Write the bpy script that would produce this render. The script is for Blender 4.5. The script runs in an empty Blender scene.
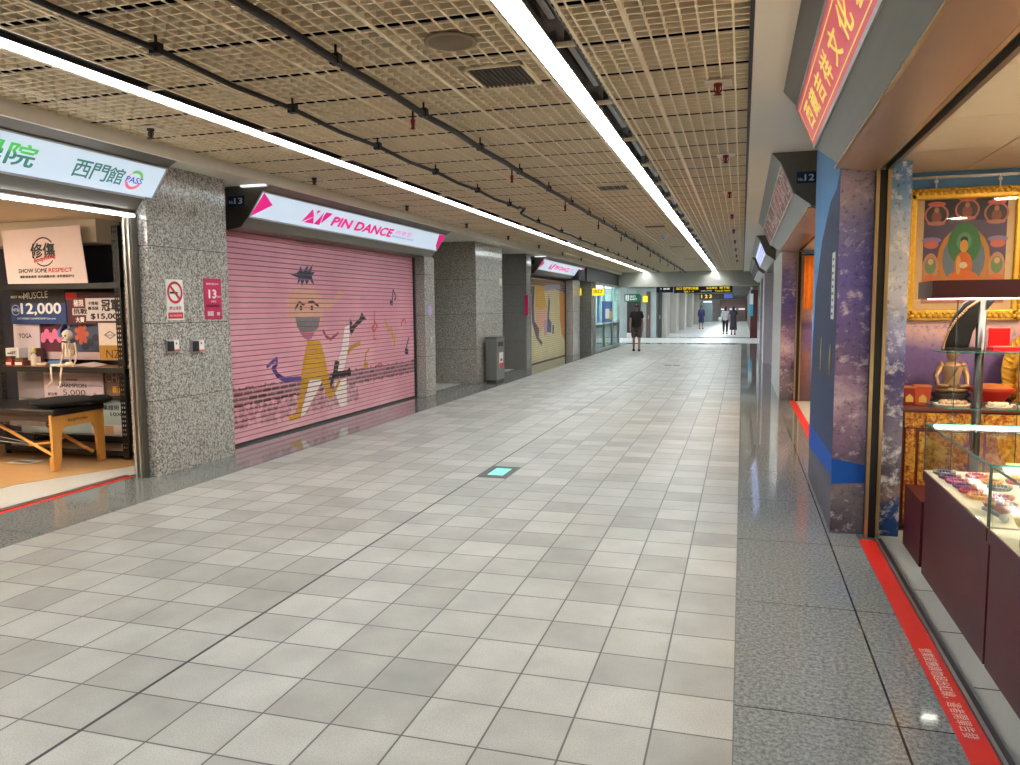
import bpy, bmesh, math, random
from mathutils import Vector, Matrix, geometry
R_ = random.Random(7)
S = bpy.context.scene
C = S.collection

# ---------------------------------------------------------------- camera, world, exposure
EYE = Vector((0, 0, 1.65))
F_PX = 778.4
CAM = Matrix(((0.9586, -0.0192, 0.2841), (0.2846, 0.0933, -0.9541), (-0.0082, 0.9955, 0.0949)))
cd = bpy.data.cameras.new('camera'); cam = bpy.data.objects.new('camera', cd); C.objects.link(cam)
cd.sensor_fit = 'HORIZONTAL'; cd.sensor_width = 36; cd.lens = F_PX / 1020 * 36; cd.clip_start = 0.02; cd.clip_end = 300
q = CAM.to_quaternion()
cam.matrix_world = Matrix.Translation(EYE) @ q.to_matrix().to_4x4()
S.camera = cam
w = bpy.data.worlds.new('world'); S.world = w; w.use_nodes = True
w.node_tree.nodes['Background'].inputs[0].default_value = (0.9, 0.95, 1, 1)
w.node_tree.nodes['Background'].inputs[1].default_value = 0.03
S.view_settings.view_transform = 'Standard'; S.view_settings.look = 'None'
S.view_settings.gamma = 1; S.view_settings.use_curve_mapping = False
S.view_settings.exposure = 1.2
TUBE = 28.0            # fluorescent tubes of the ceiling
SIGN = 1.0             # lit sign faces

# ---------------------------------------------------------------- helpers
def ray(px, py): return CAM @ Vector((px - 510, -(py - 382.5), -F_PX))
def atx(px, py, x): v = ray(px, py); return EYE + v * (x / v.x)
def aty(px, py, y): v = ray(px, py); return EYE + v * (y / v.y)
def lin(c):
    c = c / 255
    return c / 12.92 if c <= 0.04045 else ((c + 0.055) / 1.055) ** 2.4
def rgb(c): return (lin(c[0]), lin(c[1]), lin(c[2]), 1)
MATS = {}
class NT:
    def __init__(s, m): s.m = m; s.t = m.node_tree; s.n = s.t.nodes
    def add(s, typ, **kw):
        x = s.n.new(typ)
        for k, v in kw.items(): setattr(x, k, v)
        return x
    def link(s, a, b): s.t.links.new(a, b)
    def setin(s, node, i, v):
        if isinstance(v, bpy.types.NodeSocket): s.link(v, node.inputs[i])
        else: node.inputs[i].default_value = v
    def math(s, op, a, b=0.0, c=0.0):
        x = s.add('ShaderNodeMath', operation=op)
        s.setin(x, 0, a); s.setin(x, 1, b); s.setin(x, 2, c)
        return x.outputs[0]
    def mix(s, f, a, b):
        x = s.add('ShaderNodeMix', data_type='RGBA')
        s.setin(x, 0, f); s.setin(x, 6, a); s.setin(x, 7, b)
        return x.outputs[2]
    def noise(s, scale, detail=3, vec=None, rough=0.5, dist=0.0):
        x = s.add('ShaderNodeTexNoise'); x.inputs['Scale'].default_value = scale; x.inputs['Detail'].default_value = detail
        x.inputs['Roughness'].default_value = rough; x.inputs['Distortion'].default_value = dist
        s.link(vec if vec is not None else s.coord(), x.inputs['Vector'])
        return x.outputs['Fac']
    def coord(s):
        if not hasattr(s, '_c'):
            g = s.add('ShaderNodeNewGeometry'); s._c = g.outputs['Position']
        return s._c
    def objc(s):
        if not hasattr(s, '_o'):
            g = s.add('ShaderNodeTexCoord'); s._o = g.outputs['Object']
        return s._o
    def sep(s, v=None):
        x = s.add('ShaderNodeSeparateXYZ'); s.link(v if v is not None else s.coord(), x.inputs[0]); return x.outputs
    def scale(s, v, k):
        x = s.add('ShaderNodeVectorMath', operation='MULTIPLY'); s.link(v, x.inputs[0]); x.inputs[1].default_value = k; return x.outputs[0]
    def ramp(s, fac, stops, const=False):
        x = s.add('ShaderNodeValToRGB'); e = x.color_ramp.elements
        if const: x.color_ramp.interpolation = 'CONSTANT'
        while len(e) < len(stops): e.new(0.5)
        for i, (p, c) in enumerate(stops): e[i].position = p; e[i].color = rgb(c) if len(c) == 3 else c
        s.link(fac, x.inputs[0]); return x.outputs[0]
    def bump(s, h, strength, dist=0.01):
        x = s.add('ShaderNodeBump'); x.inputs['Strength'].default_value = strength; x.inputs['Distance'].default_value = dist
        s.link(h, x.inputs['Height']); return x.outputs[0]
def new_mat(name):
    m = bpy.data.materials.new(name); m.use_nodes = True
    n = NT(m); n.b = m.node_tree.nodes['Principled BSDF']; MATS[name] = m
    return m, n
def pm(name, col, rough=0.5, metal=0.0, var=0.12, scale=14, emit=0.0, spec=0.5, bump=0.0, stretch=None):
    """plain procedural material with a gentle uneven tone"""
    if name in MATS: return MATS[name]
    m, n = new_mat(name); b = n.b
    v = n.coord()
    if stretch: v = n.scale(v, stretch)
    f = n.noise(scale, 3, v)
    c = rgb(col); lo = tuple(x * (1 - var) for x in c[:3]) + (1,); hi = tuple(min(1, x * (1 + var)) for x in c[:3]) + (1,)
    k = n.mix(f, lo, hi); n.link(k, b.inputs['Base Color'])
    b.inputs['Roughness'].default_value = rough; b.inputs['Metallic'].default_value = metal
    b.inputs['Specular IOR Level'].default_value = spec
    if emit:
        n.link(k, b.inputs['Emission Color']); b.inputs['Emission Strength'].default_value = emit
    if bump: n.link(n.bump(f, bump), b.inputs['Normal'])
    return m
def glass(name, tint=(240, 250, 246), alpha=0.08, rough=0.02):
    """thin sheet glass: clear body with a mirror sheen"""
    if name in MATS: return MATS[name]
    m, n = new_mat(name); t = n.t
    out = [x for x in n.n if x.type == 'OUTPUT_MATERIAL'][0]; n.n.remove(n.b)
    tr = n.add('ShaderNodeBsdfTransparent'); tr.inputs[0].default_value = rgb(tint)
    gl = n.add('ShaderNodeBsdfGlossy'); gl.inputs['Roughness'].default_value = rough
    fr = n.add('ShaderNodeFresnel'); fr.inputs[0].default_value = 1.45
    f = n.math('ADD', n.math('MULTIPLY', fr.outputs[0], 0.4), alpha * 0.25)
    mx = n.add('ShaderNodeMixShader'); n.link(f, mx.inputs[0]); n.link(tr.outputs[0], mx.inputs[1]); n.link(gl.outputs[0], mx.inputs[2])
    n.link(mx.outputs[0], out.inputs[0])
    return m

class MB:
    """collects shapes; build() links them as one mesh object"""
    def __init__(s): s.v = []; s.f = []; s.m = []; s.cur = 0; s.mats = []; s.sm = []; s.smooth = False
    def mat(s, m):
        if m not in s.mats: s.mats.append(m)
        s.cur = s.mats.index(m); return s
    def add(s, vs, fs, smooth=None):
        o = len(s.v); s.v += [Vector(p) for p in vs]
        for f in fs:
            s.f.append([i + o for i in f]); s.m.append(s.cur); s.sm.append(s.smooth if smooth is None else smooth)
        return s
    def box(s, x0, y0, z0, x1, y1, z1, M=None):
        x0, x1 = min(x0, x1), max(x0, x1); y0, y1 = min(y0, y1), max(y0, y1); z0, z1 = min(z0, z1), max(z0, z1)
        v = [Vector((x, y, z)) for z in (z0, z1) for y in (y0, y1) for x in (x0, x1)]
        if M is not None: v = [M @ p for p in v]
        return s.add(v, [(0, 2, 3, 1), (4, 5, 7, 6), (0, 1, 5, 4), (2, 6, 7, 3), (0, 4, 6, 2), (1, 3, 7, 5)], False)
    def prism(s, poly, o, u, v, t):
        """poly (2-D, ccw seen from u x v) on plane o,u,v; from the plane to thickness t along the normal"""
        o, u, v = Vector(o), Vector(u), Vector(v); n = u.cross(v).normalized() * t
        k = len(poly); P = [o + u * a + v * b for a, b in poly]
        vs = P + [p + n for p in P]
        tri = geometry.tessellate_polygon([[Vector((a, b, 0)) for a, b in poly]])
        fs = []
        for t3 in tri:
            a, b, c = [poly[i] for i in t3]
            ccw = (b[0]-a[0])*(c[1]-a[1]) - (b[1]-a[1])*(c[0]-a[0]) > 0
            t3 = t3 if ccw else t3[::-1]
            fs.append([i + k for i in t3]); fs.append(list(t3)[::-1])
        area = sum(poly[i][0]*poly[(i+1) % k][1] - poly[(i+1) % k][0]*poly[i][1] for i in range(k))
        for i in range(k):
            j = (i + 1) % k
            fs.append((i, j, j + k, i + k) if area > 0 else (j, i, i + k, j + k))
        return s.add(vs, fs, False)
    def tube(s, pts, r, n=8, cap=True, smooth=True):
        pts = [Vector(p) for p in pts]; rs = r if isinstance(r, (list, tuple)) else [r] * len(pts)
        vs = []; fs = []; pr = None
        for i, p in enumerate(pts):
            d = (pts[min(i + 1, len(pts) - 1)] - pts[max(i - 1, 0)]).normalized()
            if pr is None:
                a = Vector((0, 0, 1)) if abs(d.z) < 0.9 else Vector((1, 0, 0)); pr = d.cross(a).normalized()
            else: pr = (pr - d * pr.dot(d)).normalized()
            q = d.cross(pr)
            for k in range(n):
                t = 2 * math.pi * k / n; vs.append(p + (pr * math.cos(t) + q * math.sin(t)) * rs[i])
        for i in range(len(pts) - 1):
            for k in range(n):
                a = i * n + k; b = i * n + (k + 1) % n; fs.append((a, b, b + n, a + n))
        s.add(vs, fs, smooth)
        if cap:
            m = len(pts) - 1; o = len(s.v) - len(vs)
            s.f.append([o + k for k in range(n)][::-1]); s.m.append(s.cur); s.sm.append(False)
            s.f.append([o + m * n + k for k in range(n)]); s.m.append(s.cur); s.sm.append(False)
        return s
    def lathe(s, prof, c=(0, 0, 0), n=20, sx=1, sy=1, M=None, smooth=True):
        c = Vector(c); vs = []; fs = []
        for r, z in prof:
            for k in range(n):
                t = 2 * math.pi * k / n; p = Vector((r * sx * math.cos(t), r * sy * math.sin(t), z))
                vs.append((M @ p if M is not None else p) + c)
        L = len(prof)
        for i in range(L - 1):
            for k in range(n):
                a = i * n + k; b = i * n + (k + 1) % n; fs.append((a, b, b + n, a + n))
        fs.append(tuple(range(n))[::-1]); fs.append(tuple((L - 1) * n + k for k in range(n)))
        return s.add(vs, fs, smooth)
    def ball(s, c, r, n=14, M=None):
        r = r if isinstance(r, (tuple, list)) else (r, r, r); L = 9
        prof = [(max(1e-4, math.sin(math.pi * i / (L - 1))), -math.cos(math.pi * i / (L - 1))) for i in range(L)]
        D = Matrix.Diagonal((r[0], r[1], r[2]))
        return s.lathe(prof, c, n, 1, 1, (M @ D) if M is not None else D)
    def disc(s, c, u, v, r, t=0.002, n=28, ry=None):
        ry = ry or r
        return s.prism([(r * math.cos(2*math.pi*k/n), ry * math.sin(2*math.pi*k/n)) for k in range(n)], c, u, v, t)
    def ring(s, c, u, v, r, wd, t=0.002, n=28, a0=0, a1=2*math.pi):
        c, u, v = Vector(c), Vector(u), Vector(v); nn = u.cross(v).normalized() * t
        full = abs(a1 - a0 - 2*math.pi) < 1e-6
        for k in range(n):
            ta = a0 + (a1 - a0) * k / n; tb = a0 + (a1 - a0) * (k + 1) / n
            P = [c + (u * math.cos(x) + v * math.sin(x)) * rr + nn for x, rr in ((ta, r - wd/2), (ta, r + wd/2), (tb, r + wd/2), (tb, r - wd/2))]
            s.add(P, [(0, 1, 2, 3)], False)
        return s
    def text(s, body, o, u, v, w=None, h=None, bold=0.0, lift=0.002, align='L', vert=False):
        """lettering laid on plane o,u,v fitted to width w (m) and cap height h"""
        o, u, v = Vector(o), Vector(u), Vector(v)
        cu = bpy.data.curves.new('lettering', 'FONT'); cu.body = body; cu.size = 1; cu.resolution_u = 3
        ob = bpy.data.objects.new('lettering', cu); C.objects.link(ob)
        dg = bpy.context.evaluated_depsgraph_get(); dg.update()
        me = ob.evaluated_get(dg).to_mesh()
        V = [p.co.copy() for p in me.vertices]; Fc = [list(p.vertices) for p in me.polygons]
        ob.evaluated_get(dg).to_mesh_clear(); bpy.data.objects.remove(ob); bpy.data.curves.remove(cu)
        if not V: return s
        x0 = min(p.x for p in V); x1 = max(p.x for p in V); y0 = min(p.y for p in V); y1 = max(p.y for p in V)
        ky = (h / (y1 - y0)) if h else None; kx = (w / (x1 - x0)) if w else None
        if ky is None: ky = kx
        if kx is None: kx = ky
        n = u.cross(v).normalized() * lift
        sh = -0.5 * (x1 - x0) * kx if align == 'C' else 0
        d_ = bold * 0.9
        for k, (a, c) in enumerate(((0, 0), (d_, 0), (-d_, 0), (0, d_), (0, -d_)) if bold else ((0, 0),)):
            s.add([o + u * ((p.x - x0 + a) * kx + sh) + v * ((p.y - y0 + c) * ky) + n * (1 + .03 * k) for p in V], Fc, False)
        return s
    def build(s, name, mat=None, parent=None, bevel=0.0, sub=0, seg=2):
        me = bpy.data.meshes.new(name)
        o = bpy.data.objects.new(name, me); C.objects.link(o)
        off = Vector((0, 0, 0))
        if parent is not None:
            o.parent = parent; p = parent
            while p is not None: off += p.location; p = p.parent
        me.from_pydata([p - off for p in s.v], [], s.f)
        ms = s.mats if s.mats else [mat]
        for m in ms: me.materials.append(m)
        for i, p in enumerate(me.polygons): p.material_index = s.m[i]; p.use_smooth = s.sm[i]
        me.update()
        if bevel:
            b = o.modifiers.new('bevel', 'BEVEL'); b.width = bevel; b.segments = seg; b.limit_method = 'ANGLE'; b.angle_limit = 0.7
        if sub:
            b = o.modifiers.new('sub', 'SUBSURF'); b.levels = sub; b.render_levels = sub
        return o
def tag(o, label, cat, group=None, kind=None):
    o['label'] = label; o['category'] = cat
    if group: o['group'] = group
    if kind: o['kind'] = kind
    return o
def thing(name, label, cat, loc=(0, 0, 0), group=None):
    o = bpy.data.objects.new(name, None); o.empty_display_size = 0.05; C.objects.link(o); o.location = loc
    return tag(o, label, cat, group)
def struct(name, mb, mat=None, label=None, **kw):
    o = mb.build(name, mat, **kw); o['kind'] = 'structure'
    if label: o['label'] = label
    return o
def dup(root, loc, label, group=None):
    r = root.copy(); C.objects.link(r); r.location = loc; r['label'] = label
    if group: r['group'] = group
    for ch in list(root.children):
        c = ch.copy(); C.objects.link(c); c.parent = r
        for g in ch.children:
            d = g.copy(); C.objects.link(d); d.parent = c
    return r
X, Y, Z = Vector((1, 0, 0)), Vector((0, 1, 0)), Vector((0, 0, 1))
ORD = ['first', 'second', 'third', 'fourth', 'fifth', 'sixth', 'seventh', 'eighth', 'ninth', 'tenth', 'eleventh', 'twelfth', 'thirteenth', 'fourteenth',
       'fifteenth', 'sixteenth', 'seventeenth', 'eighteenth', 'nineteenth', 'twentieth', 'twenty-first', 'twenty-second', 'twenty-third', 'twenty-fourth', 'twenty-fifth']
# ---------------------------------------------------------------- materials of the shell
T = 0.31
def tile_mat():
    m, n = new_mat('grey_floor_tile'); b = n.b
    x, y, z = n.sep()
    ux = n.math('DIVIDE', n.math('ADD', x, 0.0), T); uy = n.math('DIVIDE', n.math('ADD', y, 0.15), T)
    fx = n.math('SUBTRACT', n.math('FRACT', ux), 0.5); fy = n.math('SUBTRACT', n.math('FRACT', uy), 0.5)
    e = n.math('MAXIMUM', n.math('ABSOLUTE', fx), n.math('ABSOLUTE', fy))
    cell = n.add('ShaderNodeCombineXYZ'); n.link(n.math('FLOOR', ux), cell.inputs[0]); n.link(n.math('FLOOR', uy), cell.inputs[1])
    wn = n.add('ShaderNodeTexWhiteNoise', noise_dimensions='2D'); n.link(cell.outputs[0], wn.inputs['Vector'])
    cloud = n.noise(3.2, 4); cloud2 = n.noise(0.5, 2); grain = n.noise(160, 2)
    base = n.ramp(n.math('ADD', n.math('MULTIPLY', wn.outputs['Value'], 0.35), n.math('MULTIPLY', cloud, 0.65)),
                  [(0.22, (116, 114, 110)), (0.48, (148, 146, 141)), (0.78, (175, 173, 168))])
    warm = n.mix(n.math('MULTIPLY', cloud2, 0.35), base, rgb((172, 164, 150)))
    col = n.mix(n.math('MULTIPLY', n.math('GREATER_THAN', grain, 0.54), 0.34), warm, rgb((118, 116, 114)))
    col = n.mix(n.math('MULTIPLY', n.math('SMOOTH_MAX', n.math('SUBTRACT', e, 0.44), 0.0, 0.01), 4.0), col, rgb((132, 130, 126)))
    grout = n.math('GREATER_THAN', e, 0.487)
    col = n.mix(grout, col, rgb((74, 70, 66)))
    jt = n.math('LESS_THAN', n.math('ABSOLUTE', n.math('ADD', x, 8 * T)), 0.0085)
    col = n.mix(jt, col, rgb((14, 14, 14)))
    n.link(col, b.inputs['Base Color'])
    n.link(n.math('ADD', n.math('MULTIPLY', cloud, 0.2), 0.36), b.inputs['Roughness'])
    h = n.math('SUBTRACT', n.math('MULTIPLY', grain, 0.12), grout)
    n.link(n.bump(h, 0.35, 0.003), b.inputs['Normal'])
    b.inputs['Specular IOR Level'].default_value = 0.4
    return m
def granite(name, dark, mid, light, rough, joints=None, scale=1.0):
    m, n = new_mat(name); b = n.b
    f = n.noise(52 * scale, 4, rough=0.7); g = n.noise(150 * scale, 2)
    big = n.noise(4, 3)
    c = n.ramp(n.math('ADD', n.math('MULTIPLY', f, 0.75), n.math('MULTIPLY', g, 0.25)), [(0.4, dark), (0.49, mid), (0.57, light)])
    c = n.mix(n.math('MULTIPLY', big, 0.25), c, rgb(mid))
    if joints:
        x, y, z = n.sep()
        jy = n.math('ABSOLUTE', n.math('SUBTRACT', n.math('FRACT', n.math('DIVIDE', n.math('ADD', y, joints[0]), joints[1])), 0.5))
        k = n.math('GREATER_THAN', jy, 0.5 - 0.0035 / joints[1])
        for xx in joints[2]:
            k = n.math('MAXIMUM', k, n.math('LESS_THAN', n.math('ABSOLUTE', n.math('SUBTRACT', x, xx)), 0.005))
        c = n.mix(k, c, rgb((28, 28, 28)))
    n.link(c, b.inputs['Base Color']); b.inputs['Roughness'].default_value = rough
    return m
def stripe_mural(name, stops, zmax, rockdark, rocklight, amp=0.35, snow=0.55, vs=(1, 1, 1)):
    """printed mountain scene: bands of colour by height, broken by rock and snow patterns"""
    m, n = new_mat(name); b = n.b
    v = n.scale(n.coord(), vs)
    x, y, z = n.sep()
    d1 = n.noise(2.2, 5, v, 0.6, 0.6); d2 = n.noise(9, 7, v, 0.72, 0.25); d3 = n.noise(24, 5, v, 0.65, 0.2)
    f = n.math('ADD', n.math('DIVIDE', z, zmax), n.math('MULTIPLY', n.math('SUBTRACT', d1, 0.5), amp))
    c = n.ramp(f, stops)
    k = n.math('MULTIPLY', n.math('SMOOTH_MIN', n.math('MULTIPLY', n.math('MAXIMUM', n.math('SUBTRACT', d2, snow), 0.0), 9.0), 1.0, 0.1), 0.8)
    c = n.mix(k, c, rgb(rocklight))
    k2 = n.math('MULTIPLY', n.math('MINIMUM', n.math('MULTIPLY', n.math('MAXIMUM', n.math('SUBTRACT', 0.46, d3), 0.0), 8.0), 1.0), 0.6)
    c = n.mix(k2, c, rgb(rockdark))
    n.link(c, b.inputs['Base Color']); b.inputs['Roughness'].default_value = 0.65; b.inputs['Specular IOR Level'].default_value = 0.25
    return m
M_TILE = tile_mat()
M_STRIP_R = granite('polished_granite_strip', (92, 95, 97), (120, 124, 125), (146, 149, 149), 0.06, (0.43, 1.22, (0.62,)))
M_STRIP_L = granite('polished_granite_strip_dark', (84, 86, 86), (112, 114, 112), (138, 138, 134), 0.06, (0.43, 1.22, ()))
M_GRAN = granite('speckled_granite', (78, 74, 70), (152, 147, 140), (202, 198, 190), 0.16)
M_GRAN_D = granite('speckled_granite_dark', (56, 55, 52), (116, 114, 109), (160, 157, 150), 0.17)
M_JOINT = pm('joint_dark', (30, 29, 28), 0.8)
M_SOFFIT = pm('cream_soffit', (228, 222, 206), 0.55, var=0.04, scale=3)
M_GRID = pm('beige_grid', (246, 230, 198), 0.5, var=0.04)
M_PLEN = pm('plenum_brown', (66, 50, 32), 0.9, var=0.2, scale=5)
M_STEEL = pm('brushed_steel', (142, 140, 136), 0.3, 0.9, var=0.1, scale=30, stretch=(1, 0.05, 1))
M_STEEL_D = pm('dark_bronze_steel', (122, 117, 108), 0.33, 0.8, var=0.12, scale=30, stretch=(1, 0.05, 1))
M_BRONZE = pm('copper_brown_steel', (206, 172, 138), 0.33, 0.85, var=0.15, scale=8, stretch=(1, 0.2, 1))
M_BRASS = pm('brass_trim', (196, 170, 124), 0.3, 0.8)
M_BLACK = pm('black_paint', (18, 18, 19), 0.45)
M_DARK = pm('dark_charcoal', (40, 40, 42), 0.5)
M_WHITE = pm('white_paint', (232, 232, 228), 0.5, var=0.03)
M_RED = pm('red_tape', (206, 34, 24), 0.42, var=0.08)
M_ALU = pm('aluminium', (186, 187, 186), 0.3, 0.85)
M_BEIGE = pm('beige_wall', (206, 190, 164), 0.7, var=0.05)
M_NAVY = pm('navy_wall', (26, 27, 44), 0.6)
M_WOOD_F = pm('wood_floor', (196, 150, 96), 0.4, var=0.16, scale=9, stretch=(0.2, 3, 1))
M_PALE_F = pm('pale_stone_floor', (196, 194, 186), 0.35, var=0.06)
M_PINKL = pm('pink_letter', (236, 0, 132), 0.5, emit=0.22)
M_FACE = pm('lit_sign_face', (206, 224, 244), 0.4, var=0.05, scale=1.2, emit=.28)
M_TUBE = pm('lit_fluorescent_tube', (246, 252, 251), 0.4, var=0.01, emit=TUBE)

# ---------------------------------------------------------------- setting: floor
FAR = 92
LINT = 35.2
b = MB(); b.box(-16 * T, -8, -0.12, 0.0, LINT + 0.2, 0.0); struct('floor', b, M_TILE, 'square grey floor tiles with dark joints along the passage')
b = MB(); b.box(0.0, -8, -0.12, 0.82, LINT + 0.2, 0.0); struct('floor', b, M_STRIP_R, 'polished grey granite strip along the right shopfronts')
b = MB(); b.box(-5.9, -8, -0.12, -16 * T, LINT + 0.2, 0.0); struct('floor', b, M_STRIP_L, 'polished dark granite strip along the left shopfronts')
M_XF = pm('pale_cross_floor', (206, 208, 206), 0.3, var=0.06)
b = MB(); b.box(-14, LINT + 0.2, -0.12, 2.5, LINT + 1.2, 0.0); struct('floor', b, M_STRIP_L, 'dark granite band across the passage')
b = MB(); b.box(-14, LINT + 1.2, -0.12, 2.5, 42.5, 0.0); struct('floor', b, M_XF, 'pale floor of the crossing passage')
b = MB(); b.box(-14, 42.5, -0.12, 2.5, 43.3, 0.0); struct('floor', b, M_STRIP_L, 'second dark granite band beyond the crossing')
b = MB(); b.box(-14, 43.3, -0.12, 2.5, FAR + 1, 0.0); struct('floor', b, M_XF, 'pale floor of the passage beyond')
# shop floors
b = MB(); b.box(-9.6, -0.5, -0.12, -5.9, 7.6, 0.001); struct('floor', b, M_PALE_F, 'pale grey stone floor inside the left shop')
b = MB(); b.prism([(-9.6, -0.5), (-6.85, -0.5), (-6.7, 4.6), (-6.65, 5.72), (-6.24, 6.7), (-6.24, 7.42), (-9.6, 7.42)], (0, 0, 0.001), X, Y, 0.004)
struct('floor', b, M_WOOD_F, 'wood-look floor inside the left shop')
b = MB(); b.box(0.97, -1.0, -0.12, 5.2, 6.7, 0.0); struct('floor', b, pm('shop_floor_grey', (176, 176, 168), 0.4, var=0.06), 'grey stone floor inside the near right shop')
b = MB()
for yy in (2.44, 3.05, 3.66, 4.27, 4.88): b.box(0.985, yy - 0.003, 0, 1.4, yy + 0.003, 0.0012)
struct('trim_6', b, M_JOINT)
b = MB(); b.box(0.82, 8.0, -0.12, 4.6, 14.6, 0.0); b.box(0.82, 14.6, -0.12, 2.5, LINT + .2, 0.0); struct('floor', b, M_PALE_F, 'pale floor inside the far right shops')
b = MB(); b.box(-9.6, 7.6, -0.12, -5.9, LINT + .2, 0.0); struct('floor', b, M_PALE_F, 'pale floor of the recess between granite pillars')
# red line tapes, aluminium tracks
def red_line(x0, x1, y0, y1, label, text=False):
    t = thing('floor_tape', label, 'floor marking', (x0, y0, 0))
    m = MB(); m.box(x0, y0, 0.0, x1, y1, 0.0025); m.build('tape', M_RED, t)
    if text:
        m = MB(); mw = pm('white_print', (236, 214, 200), 0.5)
        m.text('營業設施請勿超出紅線，違者開單告發', (x0 + 0.022, 4.02, 0.0025), -Y, X, 0.82, 0.058)
        m.build('lettering', mw, t)
red_line(0.82, 0.925, -1.0, 5.86, 'red tape line with white writing along the near right shop threshold', True)
red_line(0.82, 0.925, 8.1, 14.35, 'red tape line on the floor at the second right shop, beyond the mural pillar')
red_line(-5.875, -5.815, 2.2, 6.3, 'narrow red tape line at the threshold of the left shop')
def track(x0, x1, y0, y1, label):
    t = thing('door_track', label, 'door track', (x0, y0, 0))
    m = MB(); m.box(x0, y0, 0.0, x1, y1, 0.004); m.build('base', M_DARK, t)
    m = MB(); m.box(x0, y0, 0.004, x0 + 0.014, y1, 0.014); m.build('rail', M_ALU, t)
    m = MB(); m.box(x1 - 0.012, y0, 0.004, x1, y1, 0.012); m.build('rail', M_ALU, t)
track(0.93, 0.985, -1.0, 5.9, 'metal shutter track on the floor between the red tape and the maroon counter')
track(-5.93, -5.885, 2.2, 6.3, 'metal shutter track on the floor along the left shop threshold')
# guidance light in the floor
t = thing('floor_light', 'dark square floor guidance light with glowing pale green panel', 'floor light', (-2.32, 7.4, 0))
m = MB(); m.box(-8 * T + 0.006, 7.13, 0, -7 * T - 0.006, 7.67, 0.004); m.build('frame', M_DARK, t, bevel=0.002)
m = MB(); m.box(-2.40, 7.24, 0.004, -2.24, 7.56, 0.006)
m.build('light_panel', pm('pale_green_glow', (100, 232, 186), 0.3, emit=.3, var=0.25, scale=10), t)
# ---------------------------------------------------------------- ceiling
GZ = 3.2
LX0, LX1 = -5.2, 0.04
RS = (-1.25, -0.97)      # right light channel
LS = (-4.2, -3.92)      # left light channel
Y0C, Y1C = -8, LINT
b = MB()
x = LX0
while x < LX1 + 0.001:
    if not (RS[0] - 0.01 < x < RS[1] + 0.01 or LS[0] - 0.01 < x < LS[1] + 0.01): b.box(x - 0.0055, Y0C, GZ, x + 0.0055, Y1C, GZ + 0.032)
    x += 0.0915
y = 1.2
while y < Y1C:
    for xa, xb in ((LX0, LS[0]), (LS[1], RS[0]), (RS[1], LX1)): b.box(xa, y - 0.0065, GZ + 0.0005, xb, y + 0.0065, GZ + 0.032)
    y += 0.0915
struct('ceiling', b, M_GRID, 'beige open-cell egg-crate ceiling grid')
b = MB()
y = 1.2 + 0.0915 * 3.5
while y < Y1C:
    for xa, xb in ((LX0, LS[0]), (LS[1], RS[0]), (RS[1], LX1)): b.box(xa, y - 0.016, GZ + 0.004, xb, y + 0.016, GZ + 0.03)
    y += 0.0915 * 7
struct('ceiling', b, pm('gap_black', (6, 6, 6), 1.0, spec=0.0), 'dark gaps between the ceiling grid panels')
b = MB()
for xx in (-0.64, -1.98, -2.74, -3.5, -4.86, RS[0] - .02, RS[1] + .02, LS[0] - .02, LS[1] + .02): b.box(xx - 0.0095, Y0C, GZ - 0.004, xx + 0.0095, Y1C, GZ + 0.03)
struct('ceiling', b, M_GRID, 'beige runners of the ceiling grid')
b = MB(); b.box(-5.4, Y0C, 3.42, 0.4, Y1C, 3.5); struct('ceiling', b, M_PLEN, 'brown void above the ceiling grid')
b = MB(); b.box(LX1 + 0.02, Y0C, 3.15, 0.66, LINT, 3.24); b.box(LX1 - 0.005, Y0C, 3.14, LX1 + 0.03, LINT, 3.42)
struct('ceiling', b, M_SOFFIT, 'cream soffit over the right shopfronts')
b = MB(); b.box(LX1 - 0.03, Y0C, 3.19, LX1 - 0.006, LINT, 3.24); struct('trim_7', b, M_BLACK)
b = MB(); b.box(-9.6, 7.6, 3.1, LX0, LINT, 3.2); b.box(-5.9, Y0C, 3.1, LX0, 7.6, 3.2); b.box(LX0 - 0.03, Y0C, 3.085, LX0 + 0.005, LINT, 3.42)
struct('ceiling', b, M_SOFFIT, 'cream soffit over the left shopfronts')
# lintel with the end of the ceiling
b = MB(); b.box(-7.4, LINT, 2.58, 2.5, LINT + 0.5, 3.5); b.box(-7.4, LINT - 0.03, 2.55, 2.5, LINT + 0.5, 2.585)
struct('trim_1', b, pm('lintel_grey', (168, 164, 154), 0.6, var=0.05))
b = MB(); b.box(-14, LINT + 0.5, 3.0, 2.5, FAR + 1, 3.1); struct('ceiling', b, pm('far_ceiling', (188, 188, 184), 0.7), 'pale ceiling of the passage beyond')
b = MB()
for yy in (43.3, 52, 61, 70, 79): b.box(-6, yy, 2.66, 2.5, yy + 0.5, 3.0)
struct('trim_2', b, pm('beam_grey', (128, 128, 126), 0.7))
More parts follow.
